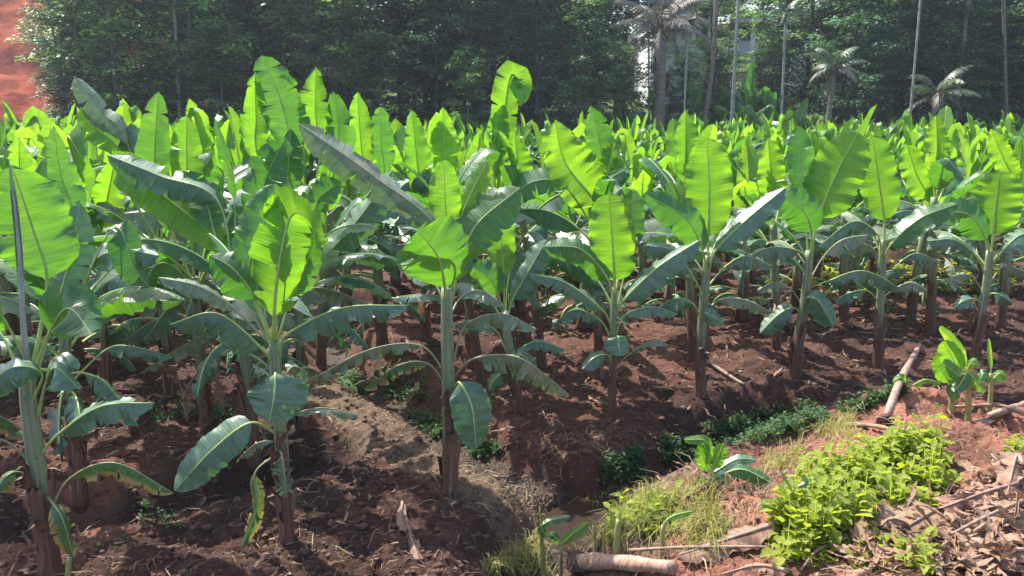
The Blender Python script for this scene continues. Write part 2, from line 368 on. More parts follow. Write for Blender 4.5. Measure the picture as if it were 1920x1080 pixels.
def catmull(pts, n):
    q = [pts[0] * 2 - pts[1]] + list(pts) + [pts[-1] * 2 - pts[-2]]
    out = []; L = [0]
    for a, b in zip(pts[:-1], pts[1:]): L.append(L[-1] + (b - a).length)
    for j in range(n + 1):
        s = L[-1] * j / n; k = 0
        while k < len(pts) - 2 and s > L[k + 1]: k += 1
        t = (s - L[k]) / max(1e-6, L[k + 1] - L[k]); p0, p1, p2, p3 = q[k:k + 4]
        out.append(.5 * ((2 * p1) + (p2 - p0) * t + (2 * p0 - 5 * p1 + 4 * p2 - p3) * t * t + (3 * p1 - p0 - 3 * p2 + p3) * t ** 3))
    return out

def blade(mb, pts, Ns, hw, rng, fold=10, droop=.2, tear=0.0, wave=.05, m=0, nv=5, blunt=.55, sweep=.18, curl=0.0, tipx=.52):
    """banana leaf blade along pts, upper side towards Ns: two halves cut into strips where the wind has torn them"""
    n = len(pts) - 1; L = sum((b - a).length for a, b in zip(pts[:-1], pts[1:]))
    Ts = [(pts[min(n, i + 1)] - pts[max(0, i - 1)]).normalized() for i in range(n + 1)]
    ph = rng.random() * 6; nz = [rng.uniform(-1, 1) for _ in range(n + 3)]
    def prof(t):
        a = math.sqrt(max(0, 1 - (1 - min(1, t / .27)) ** 2)); c = max(0, (t - blunt) / (1 - blunt))
        return max(0.02, (.12 + .88 * a) * max(0, 1 - c ** (2.5 if tipx < .6 else 2.1)) ** tipx * (1 - .12 * abs(t - .45)))
    for s in (-1, 1):
        cuts = [0]
        while cuts[-1] < n:
            step = rng.randint(1, 3) if tear > .5 else rng.randint(2, 7) if tear > .2 else rng.randint(5, 14)
            cuts.append(min(n, cuts[-1] + step))
        ph2 = rng.random() * 6; key = {}
        sf = math.radians(fold) * rng.uniform(.8, 1.2)
        for c0, c1 in zip(cuts[:-1], cuts[1:]):
            off = rng.gauss(0, 1) * math.radians(55) * tear; v0 = rng.uniform(.12, .6) if tear > .15 else .75
            lw = 1 - (rng.random() ** 3) * .35 * min(1, tear * 2 + .1)
            shift = rng.gauss(0, .5) * tear * .12
            grid = []
            for i in range(c0, c1 + 1):
                t = i / n; w = hw * prof(t) * (1 + .05 * nz[i]); T = Ts[i]; N = Ns[i]; Wd = T.cross(N).normalized()
                row = []; cen = (c0 + c1) / 2 / n
                for k in range(nv + 1):
                    v = k / nv; rp = max(0, (v - v0) / (1 - v0))
                    ang = sf + off * rp * .7 + curl * v
                    ca, sa = math.cos(ang), math.sin(ang)
                    ww = w * (1 + (lw - 1) * rp)
                    q = pts[i] + (Wd * s * ca - N * sa) * ww * v - N * (ww * droop * v * v)
                    q = q + T * (L * sweep * .25 * v * prof(t) * .6 + shift * rp * .5) + T * ((cen - t) * L * .12 * rp * (tear > .1))
                    q = q + N * (wave * w * v * v * (math.sin(t * 17 + ph + s) * .8 + math.sin(t * 41 + ph2) * .6))
                    kk = (round(q.x, 5), round(q.y, 5), round(q.z, 5))
                    if kk in key: row.append(key[kk])
                    else: key[kk] = mb.vert(q, (t * L, s * v)); row.append(key[kk])
                grid.append(row)
            for a, b in zip(grid[:-1], grid[1:]):
                for k in range(nv):
                    f = (a[k], a[k + 1], b[k + 1], b[k]) if s > 0 else (a[k + 1], a[k], b[k], b[k + 1])
                    if len(set(f)) == 4: mb.face(f, m)
                    elif len(set(f)) == 3: mb.face(tuple(dict.fromkeys(f)), m)

def frames(pts, a_deg, cam_p):
    if isinstance(a_deg, tuple):                         # a leaf with a kink: carry the first normal along
        n = len(pts) - 1; a = math.radians(a_deg[0]); T = (pts[1] - pts[0]).normalized(); C = (cam_p - pts[0]).normalized(); N0 = (C - T * C.dot(T)).normalized(); U = T.cross(N0)
        if U.z < 0: U = -U
        N = (N0 * math.cos(a) + U * math.sin(a)).normalized(); out = []
        for i in range(n + 1):
            T2 = (pts[min(n, i + 1)] - pts[max(0, i - 1)]).normalized(); N = T.rotation_difference(T2) @ N; N = (N - T2 * N.dot(T2)).normalized(); T = T2; out.append(N.copy())
        return out
    return frames_(pts, a_deg, cam_p)
def frames_(pts, a_deg, cam_p):
    """normals turned a_deg from 'towards the viewer's bank' up to the sky, steady along the leaf"""
    n = len(pts) - 1; out = [None] * (n + 1); a = math.radians(a_deg)
    ref = None; order = list(range(n // 2, n + 1)) + list(range(n // 2 - 1, -1, -1))
    for i in order:
        if i == n // 2 - 1: ref = mid
        T = (pts[min(n, i + 1)] - pts[max(0, i - 1)]).normalized(); C = (cam_p - pts[i]).normalized()
        N0 = C - T * C.dot(T)
        if N0.length < .05: N0 = Vector((0, 0, 1)) - T * T.z
        N0.normalize(); U = T.cross(N0)
        if ref is None:
            if U.z < 0: U = -U
            mid = U
        elif U.dot(ref) < 0: U = -U
        ref = U
        out[i] = (N0 * math.cos(a) + U * math.sin(a)).normalized()
    return out

CAMP = Vector((0, 0, CAM_H))
RIB = {'young': 'rib', 'mid': 'rib', 'blue': 'rib', 'silver': 'ribold', 'old': 'ribold', 'dry': 'stick'}

# ------------------------------------------------------------------ generic leaves (base at the origin, growing towards +X)
def arc_pts(elev0, bend, L, n, side=0.0, rng=None):
    p = Vector((0, 0, 0)); out = [p.copy()]; e = math.radians(elev0); az = 0
    for i in range(n):
        t = (i + 1) / n; ee = e - math.radians(bend) * t ** 1.5; az += math.radians(side) / n
        p = p + Vector((math.cos(ee) * math.cos(az), math.cos(ee) * math.sin(az), math.sin(ee))) * (L / n); out.append(p.copy())
    return out
def generic_leaf(rng, kind, n=22, nv=4, seg=5, low=False):
    mb = MB(); tear = 0; curl = 0
    if kind == 'up':      e, bd, pe, L, hw, fo, dr, tear = rng.uniform(79, 88), rng.uniform(4, 22), .22, rng.uniform(.85, 1.15), rng.uniform(.12, .18), rng.uniform(-62, 0), 0, rng.choice([.05, .1, .2, .35]); mt = 'young'
    elif kind == 'mid':   e, bd, pe, L, hw, fo, dr, tear = rng.uniform(55, 72), rng.uniform(25, 75), .32, rng.uniform(.85, 1.15), rng.uniform(.13, .18), rng.uniform(-30, 30), .1, rng.choice([.15, .3, .5]); mt = 'mid'
    elif kind == 'arch':  e, bd, pe, L, hw, fo, dr, tear = rng.uniform(38, 58), rng.uniform(55, 100), .30, rng.uniform(.7, 1.0), rng.uniform(.12, .17), rng.uniform(15, 45), .2, rng.choice([.2, .45, .7]); mt = rng.choice(['blue', 'blue', 'silver', 'mid'])
    elif kind == 'wither': e, bd, pe, L, hw, fo, dr, tear = rng.uniform(0, 40), rng.uniform(90, 150), .12, rng.uniform(.35, .6), rng.uniform(.05, .09), rng.uniform(40, 70), .3, .9; mt = rng.choice(['dry', 'dry', 'silver', 'blue'])
    else:                 e, bd, pe, L, hw, fo, dr, tear = rng.uniform(10, 40), rng.uniform(60, 110), .20, rng.uniform(.35, .65), rng.uniform(.08, .12), rng.uniform(20, 55), .3, rng.choice([.3, .6, .9]); mt = rng.choice(['blue', 'silver', 'old', 'blue'])
    tot = L + pe; pts = arc_pts(e, bd, tot, n, rng.uniform(-25, 25)); kink = None
    if kind in ('up', 'mid') and rng.random() < .42:     # the wind has snapped the end over
        k0 = int(n * rng.uniform(.62, .85)); a_ = rng.uniform(0, 6.28); d_ = Vector((math.cos(a_) * .5, math.sin(a_) * .5, -rng.uniform(.5, 1.1))).normalized(); kink = k0
        for i in range(k0 + 1, n + 1):
            f_ = min(1, (i - k0) / 2.5); pts[i] = pts[i - 1] + ((pts[k0] - pts[k0 - 1]).normalized() * (1 - f_) + d_ * f_).normalized() * tot / n
    k = max(1, int(n * pe / tot)); Ns = []
    for i in range(n + 1):
        T = (pts[min(n, i + 1)] - pts[max(0, i - 1)]).normalized()
        up = Vector((-1, 0, .3)) if kind == 'up' else Vector((-.35, 0, 1)); N = (up - T * up.dot(T)).normalized(); Ns.append(N)
    if kink:
        T = (pts[kink - 1] - pts[kink - 3]).normalized(); N = Ns[kink - 2]
        for i in range(kink - 1, n + 1):
            T2 = (pts[min(n, i + 1)] - pts[i - 1]).normalized(); N = T.rotation_difference(T2) @ N; T = T2; Ns[i] = N.copy()
    tw = math.radians(rng.uniform(-30, 30) if kind != 'up' else rng.uniform(-50, 50))
    Ns = [Matrix.Rotation(tw * min(1, i / n * 1.5), 3, (pts[min(n, i + 1)] - pts[max(0, i - 1)]).normalized()) @ q for i, q in enumerate(Ns)]
    blade(mb, pts[k:], Ns[k:], hw, rng, fo, dr, tear, .12, 0, nv, blunt=rng.uniform(.3, .55), tipx=rng.choice([.5, .55, .65, .8]))
    r0 = .017 if kind in ('up', 'mid') else .013
    tube(mb, pts[::2] if low else pts, [r0 * (1 - .85 * i / (len(pts[::2] if low else pts) - 1)) for i in range(len(pts[::2] if low else pts))], 4 if low else seg, 1)
    return mb, mt
POOL = {}
rp = random.Random(5)
for kind, cnt in (('up', 14), ('mid', 12), ('arch', 12), ('low', 8), ('wither', 8)):
    POOL[kind] = []
    for i in range(cnt):
        mb, mt = generic_leaf(rp, kind)
        POOL[kind].append((mb.mesh('banana_leaf_' + kind, [mt, RIB[mt]]), mt))
POOLLOW = {}
for kind, cnt in (('up', 7), ('mid', 6), ('arch', 5)):
    POOLLOW[kind] = [generic_leaf(rp, kind, 10, 3, 4, True) for i in range(cnt)]

def stem_points(rng, base, top, n=9):
    lean = Vector((rng.uniform(-.05, .05), rng.uniform(-.05, .05), 0))
    return [base + (top - base) * (i / n) + lean * math.sin(math.pi * i / n) for i in range(n + 1)]
def stem_mesh(rng, h, r0=.085, seg=9):
    mb = MB(); lx, ly = rng.uniform(-.08, .08), rng.uniform(-.08, .08); n = 12
    pts = [Vector((lx * (i / n) ** 1.6, ly * (i / n) ** 1.6, -.06 + (h + .06) * i / n)) for i in range(n + 1)]
    tube(mb, pts, [r0 * (1.12 - .55 * (i / n) + .12 * max(0, 1 - i / 2)) for i in range(n + 1)], seg, 0, (0, 1), .06, rng)
    return mb, Vector((lx, ly, h))
STEMS = []
for i in range(7):
    h = 1.2; mb, top = stem_mesh(rp, h, .076); STEMS.append((mb.mesh('pseudostem', ['stem']), top))

def leaf_plan(rng, full=True, tall=False):
    """list of (kind, azimuth, height fraction on the stem, scale)"""
    az = rng.random() * 360; out = []
    seq = ['up', 'up', 'mid', 'mid', 'mid', 'arch', 'arch', 'arch', 'arch', 'arch', 'low', 'low', 'low', 'wither', 'wither'] if full else ['up', 'up', 'up', 'up', 'mid', 'mid', 'mid', 'arch', 'arch']
    for i, k in enumerate(seq):
        az += 137.5 + rng.uniform(-25, 25); fr = 1.0 - .05 * i - (.10 if k == 'low' else .02 if k == 'wither' else 0) - rng.uniform(0, .04)
        sc = rng.uniform(.85, 1.12) * (1.12 if k in ('arch', 'low') else 1)
        if k == 'up' and i == 0: sc *= 1.1
        out.append((k, math.radians(az), fr, sc))
    return out
def make_plant(rng, x, y, scale, label, group, rot=None, skip=(), full=True):
    z = gz(x, y); root = bpy.data.objects.new('banana_plant', None); COL.objects.link(root); root.location = (x, y, z); root.empty_display_size = .2
    root.rotation_euler[2] = rng.random() * 6.28; root.scale = (scale,) * 3
    tag(root, label, 'banana plant', group)
    me, top = rng.choice(STEMS); link('pseudostem', me, root)
    for k, az, fr, sc in leaf_plan(rng, full):
        if k in skip: continue
        me, _ = rng.choice(POOL[k]); o = link('leaf', me, root)
        o.location = (top.x * fr ** 1.6, top.y * fr ** 1.6, 1.2 * fr - .05); o.rotation_euler = (0, 0, az); o.scale = (sc, sc * rng.uniform(.85, 1.15), sc)
    return root

# far plants: one mesh each, a few variants
FARM = ['young', 'mid', 'blue', 'silver', 'old', 'rib', 'ribold', 'stem']
def far_variant(rng):
    mb = MB(); st, top = stem_mesh(rng, 1.2, .08, 6); mb.merge(st, None, {0: 7})
    for k, az, fr, sc in leaf_plan(rng, False):
        lm, mt = rng.choice(POOLLOW[k]); mi = FARM.index(mt)
        mb.merge(lm, Matrix.Translation((0, 0, 1.2 * fr - .05)) @ Matrix.Rotation(az, 4, 'Z') @ Matrix.Scale(sc, 4), {0: mi, 1: 5})
    return mb
FARMB = [far_variant(rp) for _ in range(9)]
FAR = [m.mesh('banana_plant_far', FARM) for m in FARMB]

# ------------------------------------------------------------------ GROUND
ys = np.concatenate([np.geomspace(.8, 3, 40, endpoint=False), np.geomspace(3, 12, 430, endpoint=False), np.geomspace(12, 60, 170, endpoint=False), np.geomspace(60, 700, 40)])
us = np.linspace(-1, 1, 621)
XX = us[None, :] * (ys[:, None] * 1.15 + 2.5); YY = np.repeat(ys[:, None], len(us), 1)
ZZ = ground_z(XX, YY)
nr, nc = XX.shape
me = bpy.data.meshes.new('ground')
me.vertices.add(nr * nc); me.vertices.foreach_set('co', np.stack([XX, YY, ZZ], -1).astype(np.float32).ravel())
ii = (np.arange(nr - 1)[:, None] * nc + np.arange(nc - 1)[None, :]).ravel()
quads = np.stack([ii, ii + 1, ii + nc + 1, ii + nc], -1).astype(np.int32)
me.loops.add(quads.size); me.loops.foreach_set('vertex_index', quads.ravel())
me.polygons.add(len(quads)); me.polygons.foreach_set('loop_start', np.arange(len(quads), dtype=np.int32) * 4); me.polygons.foreach_set('loop_total', np.full(len(quads), 4, dtype=np.int32))
me.polygons.foreach_set('use_smooth', np.ones(len(quads), dtype=bool))
me.update(calc_edges=True)
cov = np.zeros((nr, nc, 4), dtype=np.float32); cov[..., 3] = 1
d2, s2 = seg_dist(XX, YY, D2); d3, s3 = seg_dist(XX, YY, D3)
turf = sm(d2, .25, .45) * (1 - sm(d2, .8, 1.3)) * (s2 > 0) * .95
turf = np.maximum(turf, .8 * sm(d3, .3, .5) * (1 - sm(d3, .7, 1.2)) * (s3 < 0) * (XX < 2.2))
turf = np.maximum(turf, .35 * sm(fbm(XX * 1.1, YY * 1.1, 71, 3), .5, .62))
cov[..., 0] = turf
farg = sm(YY, 15, 22) * sm(fbm(XX * .45, YY * .45, 81, 3), .42, .52)
cov[..., 1] = np.maximum(farg, sm(YY, EDGE(XX) - 3, EDGE(XX)))
d1, s1 = seg_dist(XX, YY, D1)
cov[..., 2] = np.maximum(np.maximum(1 - sm(d3, .08, .38), (1 - sm(d2, .05, .3)) * .85), (1 - sm(d1, .0, .36)) * .7)
dr = sm(d3, .45, 1.0) * (s3 < 0) * (.45 + .55 * sm(fbm(XX * 1.3 + 5, YY * 1.3, 57, 3), .38, .55)) + (s3 >= 0) * (.2 + .4 * sm(6.8 - YY, 0, .8)) * sm(fbm(XX * .9, YY * .9, 55, 3), .45, .65)  # painted light: bank soil paler as in sun, field soil mostly left dark
da = me.attributes.new('lit_soil', 'FLOAT', 'POINT'); da.data.foreach_set('value', dr.astype(np.float32).ravel())
ca = me.color_attributes.new('cover', 'FLOAT_COLOR', 'POINT'); ca.data.foreach_set('color', cov.ravel())
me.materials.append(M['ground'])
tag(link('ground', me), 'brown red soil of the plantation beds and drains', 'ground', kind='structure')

# muddy water in the drain
mb = MB(); wz = -.455
wp = [v for v in D3 if 3.0 < v[1] < 7.3][:6]
prev = None
for i, (x, y) in enumerate(catmull([Vector((a, b, 0)) for a, b in wp], 24)[j][:2] for j in range(25)):
    a = mb.vert((x - .25, y + .25, wz)); b = mb.vert((x + .25, y - .25, wz))
    if prev: mb.face((prev[0], prev[1], b, a))
    prev = (a, b)
m, t, N, L, b, out = mat('muddy_water'); b.inputs['Base Color'].default_value = (.035, .022, .016, 1); b.inputs['Roughness'].default_value = .3; b.inputs['Specular IOR Level'].default_value = .12
nn = noise(N, L, 18, 2); bp = N.new('ShaderNodeBump'); bp.inputs['Strength'].default_value = .15; bp.inputs['Distance'].default_value = .01; L.new(nn.outputs[0], bp.inputs['Height']); L.new(bp.outputs[0], b.inputs['Normal'])
M['water'] = m
tag(link('ditch_water', mb.mesh('ditch_water', ['water'])), 'thin muddy water in the drain below the bank', 'water', kind='structure')

# red cut hill at the left
hx = np.linspace(-75, -16, 150); hy = np.linspace(38, 110, 130); HX, HY = np.meshgrid(hx, hy)
front = 46 + .12 * (HX + 30) ** 2 * .02
t1 = HY - front
hz = 3.0 * sm(t1, 0, 5) + .15 * np.clip(t1 - 5, 0, 4) + 11 * sm(t1, 8, 30) + 4 * sm(t1, 30, 60)
hz = hz * (1 - sm(HX, -24, -17)) + .9 * (fbm(HX * .35, HY * .35, 91, 5) - .5) * sm(t1, 0, 4) + .9 * (fbm(HX * 1.1, HY * 1.9, 95, 5) - .5)+ 1.6 * sm(t1, 2, 8) + 2.0 * sm(t1, 9, 11) - .6
mb = MB()
mb.v = list(map(tuple, np.stack([HX, HY, hz], -1).reshape(-1, 3))); mb.uv = [(0, 0)] * len(mb.v)
for j in range(len(hy) - 1):
    for i in range(len(hx) - 1):
        k = j * len(hx) + i; mb.face((k, k + 1, k + len(hx) + 1, k + len(hx)))
tag(link('red_hill', mb.mesh('red_hill', ['redhill'])), 'bare red earth hillside cut in a terrace', 'hill', kind='structure')

# ------------------------------------------------------------------ HERO PLANTS
# leaf: (attach uv, [blade points uv], [depth offsets], width px, angle, fold, tear, material)
def hero(base_uv, stem_uv, stem_px, leaves, label, generic=(), seed=0, Y=None, group='banana plants in the front row', sheaths=7):
    rng = random.Random(seed)
    b = hit(*base_uv); Y0 = b.y if Y is None else Y
    if Y is not None: b = Vector(P(base_uv[0], base_uv[1], Y)); b.z = gz(b.x, b.y)
    root = bpy.data.objects.new('banana_plant', None); COL.objects.link(root); root.location = b; root.empty_display_size = .2
    tag(root, label, 'banana plant', group)
    pts = [b - Vector((0, 0, .08))] + [P(u, v, Y0) for u, v in stem_uv]
    pp = catmull(pts, 20); mb = MB(); k = Y0 / F_PX
    rr = [.9 * k * (stem_px[0] * (1 - i / 20) ** .8 + stem_px[1] * (1 - (1 - i / 20) ** .8)) * (1 + .18 * max(0, 1 - i / 2.5)) for i in range(21)]
    tube(mb, pp, rr, 14, 0, (0, 1), .05, rng)
    link('pseudostem', mb.mesh('pseudostem', ['stem'], off=b), root)
    # clasping leaf bases running up the stem
    if sheaths:
        for q in range(sheaths):
            mb = MB(); an = rng.random() * 6.28; i0 = rng.randint(0, 5); i1 = i0 + rng.randint(4, 7)
            sp = [pp[min(20, i)] + Vector((math.cos(an + .06 * (i - i0)), math.sin(an + .06 * (i - i0)), 0)) * (rr[min(20, i)] * 1.12 + .012 * max(0, i - i1 + 3)) for i in range(i0, i1 + 1)]
            sp = sp + [sp[-1] + Vector((math.cos(an), math.sin(an), -.3)) * .05]
            N_ = [Vector((math.cos(an), math.sin(an), 0))] * len(sp)
            blade(mb, sp, N_, rng.uniform(.035, .06), rng, 35, .3, .6, .15, 0, 3)
            link('dry_sheath', mb.mesh('dry_sheath', ['sheath'], off=b), root)
    for lf in leaves:
        at, bl, dz, wpx, ang, fold, tear, mt = lf
        A = P(at[0], at[1], Y0)
        B = [P(u, v, Y0 + d) for (u, v), d in zip(bl, dz)]
        ctl = [A] + B; full = catmull(ctl, 46)
        # where the blade starts along the sampled curve
        L0 = (B[0] - A).length; LT = sum((q - p).length for p, q in zip(ctl[:-1], ctl[1:]))
        k0 = min(34, int(round(46 * L0 / LT))); bp_ = full[k0:]
        Ns = frames(bp_, ang, CAMP)
        mb = MB(); hwm = wpx / F_PX * (Y0 + sum(dz) / len(dz)) / 2
        ptd = group == SG
        blade(mb, bp_, Ns, hwm, rng, fold - (22 if ptd and fold < 12 else 0), .12 if fold < 20 else .28, tear + (.08 if ptd else 0), .11, 0, 7, blunt=.42 if ptd else .55, tipx=rng.choice([.55, .65, .8]) if ptd else (.52 if mt == 'young' else .62))
        lo = link('leaf', mb.mesh('leaf', [mt], off=b), root)
        mb = MB(); rb = .0045 + .0032 * min(2.5, hwm / .09) if wpx > 14 else .018
        tube(mb, full, [rb * (1.25 - 1.1 * i / 46) for i in range(47)], 7, 0)
        link('midrib', mb.mesh('midrib', ['ribgrey' if wpx < 14 else RIB[mt]], off=b), lo)
    for kd, uv, az, sc in generic:
        me, _ = rng.choice(POOL[kd]); o = link('leaf', me, root); o.location = P(uv[0], uv[1], Y0) - b; o.rotation_euler = (0, 0, math.radians(az)); o.scale = (sc,) * 3
    return root

SG = 'banana plants in the second row'
hero((95, 1088), [(82, 980), (66, 850), (52, 740), (55, 690)], (24, 15), [
    ((60, 700), [(88, 530), (62, 430), (22, 310)], [.05, .05, 0], 148, 12, -14, .2, 'mid'),
    ((52, 700), [(44, 610), (34, 450), (18, 305)], [-.05, -.08, -.1], 12, 0, 0, 0, 'blue'),
    ((62, 705), [(92, 625), (128, 578), (172, 625)], [-.1, -.3, -.45], 118, 25, 14, .16, 'mid'),
    ((70, 700), [(110, 560), (135, 470), (150, 380)], [.2, .3, .4], 70, 20, 10, .3, 'blue'),
    ((55, 690), [(20, 620), (-25, 560), (-80, 540)], [-.1, -.2, -.2], 90, 50, 20, .3, 'mid'),
    ((50, 740), [(10, 640), (-40, 590), (-120, 610)], [.1, .2, .2], 90, 60, 25, .5, 'blue'),
    ((62, 750), [(78, 700), (20, 690), (-40, 745)], [-.2, -.35, -.4], 70, 40, 20, .2, 'blue'),
    ((72, 780), [(85, 720), (105, 690), (150, 730)], [-.15, -.25, -.3], 80, 40, 25, .4, 'blue'),
    ((78, 850), [(112, 812), (190, 762), (290, 755)], [-.05, -.1, -.1], 70, 42, 30, .3, 'blue'),
    ((90, 970), [(130, 898), (215, 868), (322, 922)], [-.1, -.15, -.1], 52, 60, 62, .35, 'old'),
    ((62, 870), [(5, 825), (-40, 840), (-90, 900)], [-.1, -.2, -.2], 60, 45, 40, .6, 'silver'),
    ((70, 905), [(35, 885), (10, 895), (-10, 925)], [-.1, -.2, -.25], 50, 40, 25, .4, 'old'),
    ((88, 930), [(100, 945), (118, 975), (138, 1045)], [-.12, -.2, -.2], 52, 15, 30, .4, 'old'),
], 'pale green banana plant cut by the left edge with a yellow edged lower leaf', seed=1)

hero((538, 1015), [(532, 900), (525, 800), (517, 700), (514, 640)], (17, 12), [
    ((512, 650), [(466, 522), (488, 440), (516, 345)], [.12, .2, .3], 100, 10, 5, .1, 'mid'),
    ((514, 640), [(514, 590), (524, 490), (546, 405), (580, 415), (594, 470)], [-.1, -.15, -.1, -.22, -.28], 116, (8,), 8, .25, 'young'),
    ((518, 640), [(520, 490), (516, 430), (514, 360)], [-.05, -.06, -.1], 44, 10, -20, .3, 'young'),
    ((520, 640), [(545, 560), (572, 500), (598, 405)], [.05, .1, .1], 60, 20, 10, .25, 'mid'),
    ((512, 645), [(478, 560), (438, 505), (392, 478)], [-.1, -.15, -.15], 84, 18, 20, .16, 'mid'),
    ((510, 650), [(440, 580), (375, 538), (296, 520)], [-.15, -.25, -.3], 44, 42, 20, .15, 'silver'),
    ((508, 680), [(492, 655), (408, 588), (318, 608)], [-.1, -.2, -.25], 82, 42, 50, .18, 'blue'),
    ((524, 670), [(538, 628), (640, 578), (768, 572)], [-.1, -.15, -.2], 74, 45, 40, .35, 'blue'),
    ((515, 720), [(516, 700), (515, 735), (505, 792)], [-.25, -.35, -.4], 126, 12, 16, .04, 'blue'),
    ((522, 815), [(470, 793), (400, 842), (327, 920)], [-.15, -.25, -.3], 82, 18, 14, .06, 'blue'),
    ((528, 805), [(550, 778), (605, 765), (672, 778)], [.05, .1, .1], 30, 60, 35, .4, 'silver'),
    ((522, 845), [(528, 852), (532, 880), (538, 932)], [-.12, -.16, -.16], 50, 10, 55, .9, 'silver'),
    ((520, 850), [(478, 888), (482, 950), (452, 1032)], [-.1, -.15, -.15], 34, 20, 20, .3, 'old'),
    ((520, 845), [(512, 828), (480, 832), (446, 862)], [-.05, -.1, -.1], 26, 50, 40, .8, 'silver'),
    ((514, 730), [(500, 700), (475, 690), (462, 720)], [.15, .25, .3], 40, 40, 40, .7, 'silver'),
    ((520, 730), [(545, 690), (565, 695), (576, 730)], [.15, .25, .3], 40, 40, 40, .7, 'silver'),
], 'banana plant with a torn bright leaf, standing alone at the lower left', seed=2, generic=[('arch', (512, 660), 134, .9), ('arch', (512, 675), 124, .85), ('mid', (512, 645), 134, .8)])

hero((845, 925), [(843, 820), (840, 700), (838, 600), (838, 540)], (18, 12), [
    ((832, 570), [(834, 538), (820, 480), (782, 432)], [-.12, -.3, -.45], 150, 5, 12, .16, 'mid'),
    ((845, 570), [(864, 490), (895, 420), (975, 352)], [.0, .05, .1], 100, 25, 10, .12, 'mid'),
    ((840, 560), [(842, 460), (836, 400), (832, 300)], [.1, .15, .2], 62, 5, 0, .1, 'young'),
    ((842, 560), [(858, 430), (880, 370), (915, 300)], [.15, .2, .25], 50, 25, 5, .2, 'young'),
    ((834, 560), [(822, 432), (700, 330), (560, 232)], [-.05, -.1, -.1], 76, 30, 22, .28, 'silver'),
    ((848, 690), [(872, 612), (940, 588), (1008, 618)], [-.1, -.2, -.25], 54, 50, 55, .65, 'silver'),
    ((852, 705), [(890, 672), (975, 672), (1068, 740)], [-.1, -.2, -.2], 66, 40, 45, .45, 'silver'),
    ((836, 700), [(788, 648), (695, 655), (585, 710)], [-.05, -.15, -.2], 40, 45, 55, .55, 'silver'),
    ((836, 722), [(802, 682), (750, 684), (683, 728)], [-.1, -.2, -.2], 40, 45, 45, .6, 'old'),
    ((852, 730), [(862, 718), (885, 765), (893, 842)], [-.2, -.28, -.3], 86, 10, 14, .06, 'blue'),
    ((836, 600), [(845, 565), (800, 552), (742, 556)], [.1, .2, .3], 30, 65, 30, .3, 'blue'),
    ((842, 600), [(862, 560), (900, 545), (950, 575)], [.2, .3, .35], 40, 55, 30, .5, 'silver'),
], 'banana plant with bare brown stem and one blue green leaf hanging beside it', seed=3, generic=[('arch', (840, 580), 131, .9), ('arch', (840, 595), 121, .85), ('mid', (840, 565), 111, .8)])

hero((975, 772), [(965, 700), (953, 640), (946, 585)], (11, 9), [
    ((945, 600), [(945, 520), (940, 460), (938, 372)], [0, .05, .05], 56, 5, 0, .1, 'young'),
    ((945, 600), [(935, 555), (915, 520), (885, 500)], [-.1, -.15, -.2], 66, 10, 14, .1, 'mid'),
    ((950, 600), [(962, 560), (990, 510), (1025, 450)], [-.05, -.05, 0], 60, 25, 10, .15, 'blue'),
    ((955, 690), [(975, 655), (1010, 640), (1060, 655)], [.0, .1, .1], 34, 50, 35, .4, 'blue'),
    ((950, 660), [(930, 620), (890, 600), (850, 610)], [.1, .15, .2], 40, 50, 35, .4, 'blue'),
    ((958, 720), [(965, 690), (975, 665), (1005, 690)], [-.15, -.2, -.25], 52, 20, 25, .3, 'blue'),
    ((958, 700), [(940, 700), (925, 715), (918, 730)], [-.1, -.15, -.2], 40, 20, 25, .3, 'mid'),
], 'small banana plant between the brown stemmed one and the lone yellow green leaf', seed=4, generic=[('arch', (948, 610), 128, .9), ('arch', (948, 625), 118, .85), ('mid', (948, 595), 88, .8)])

hero((1147, 778), [(1148, 700), (1150, 620), (1152, 540)], (9, 7), [
    ((1152, 560), [(1152, 525), (1147, 440), (1141, 364)], [-.05, -.08, -.05], 92, 4, -8, .09, 'young'),
    ((1150, 580), [(1142, 528), (1090, 468), (1017, 462)], [-.1, -.15, -.15], 60, 25, 20, .16, 'mid'),
    ((1155, 590), [(1172, 560), (1235, 500), (1312, 450)], [-.05, -.1, -.1], 62, 35, 20, .15, 'blue'),
    ((1148, 620), [(1130, 582), (1060, 530), (990, 512)], [-.1, -.1, -.1], 40, 45, 30, .2, 'blue'),
    ((1155, 630), [(1170, 592), (1220, 575), (1270, 588)], [-.1, -.1, -.1], 36, 50, 40, .3, 'blue'),
    ((1148, 640), [(1125, 600), (1080, 580), (1045, 600)], [.1, .1, .1], 46, 45, 40, .4, 'blue'),
    ((1150, 645), [(1158, 630), (1160, 645), (1162, 668)], [-.18, -.25, -.3], 56, 20, 14, .02, 'blue'),
    ((1146, 680), [(1138, 665), (1115, 670), (1092, 692)], [-.1, -.15, -.2], 40, 25, 20, .1, 'blue'),
    ((1152, 690), [(1185, 660), (1220, 640), (1252, 646)], [-.05, -.1, -.1], 22, 50, 40, .5, 'silver'),
    ((1152, 600), [(1180, 470), (1185, 420), (1186, 355)], [.3, .35, .4], 48, 10, 5, .1, 'mid'),
], 'slim banana plant with one large glowing upright leaf notched on its right edge', seed=5, generic=[('arch', (1151, 580), 125, .9), ('arch', (1151, 595), 115, .85), ('mid', (1151, 565), 65, .8)])

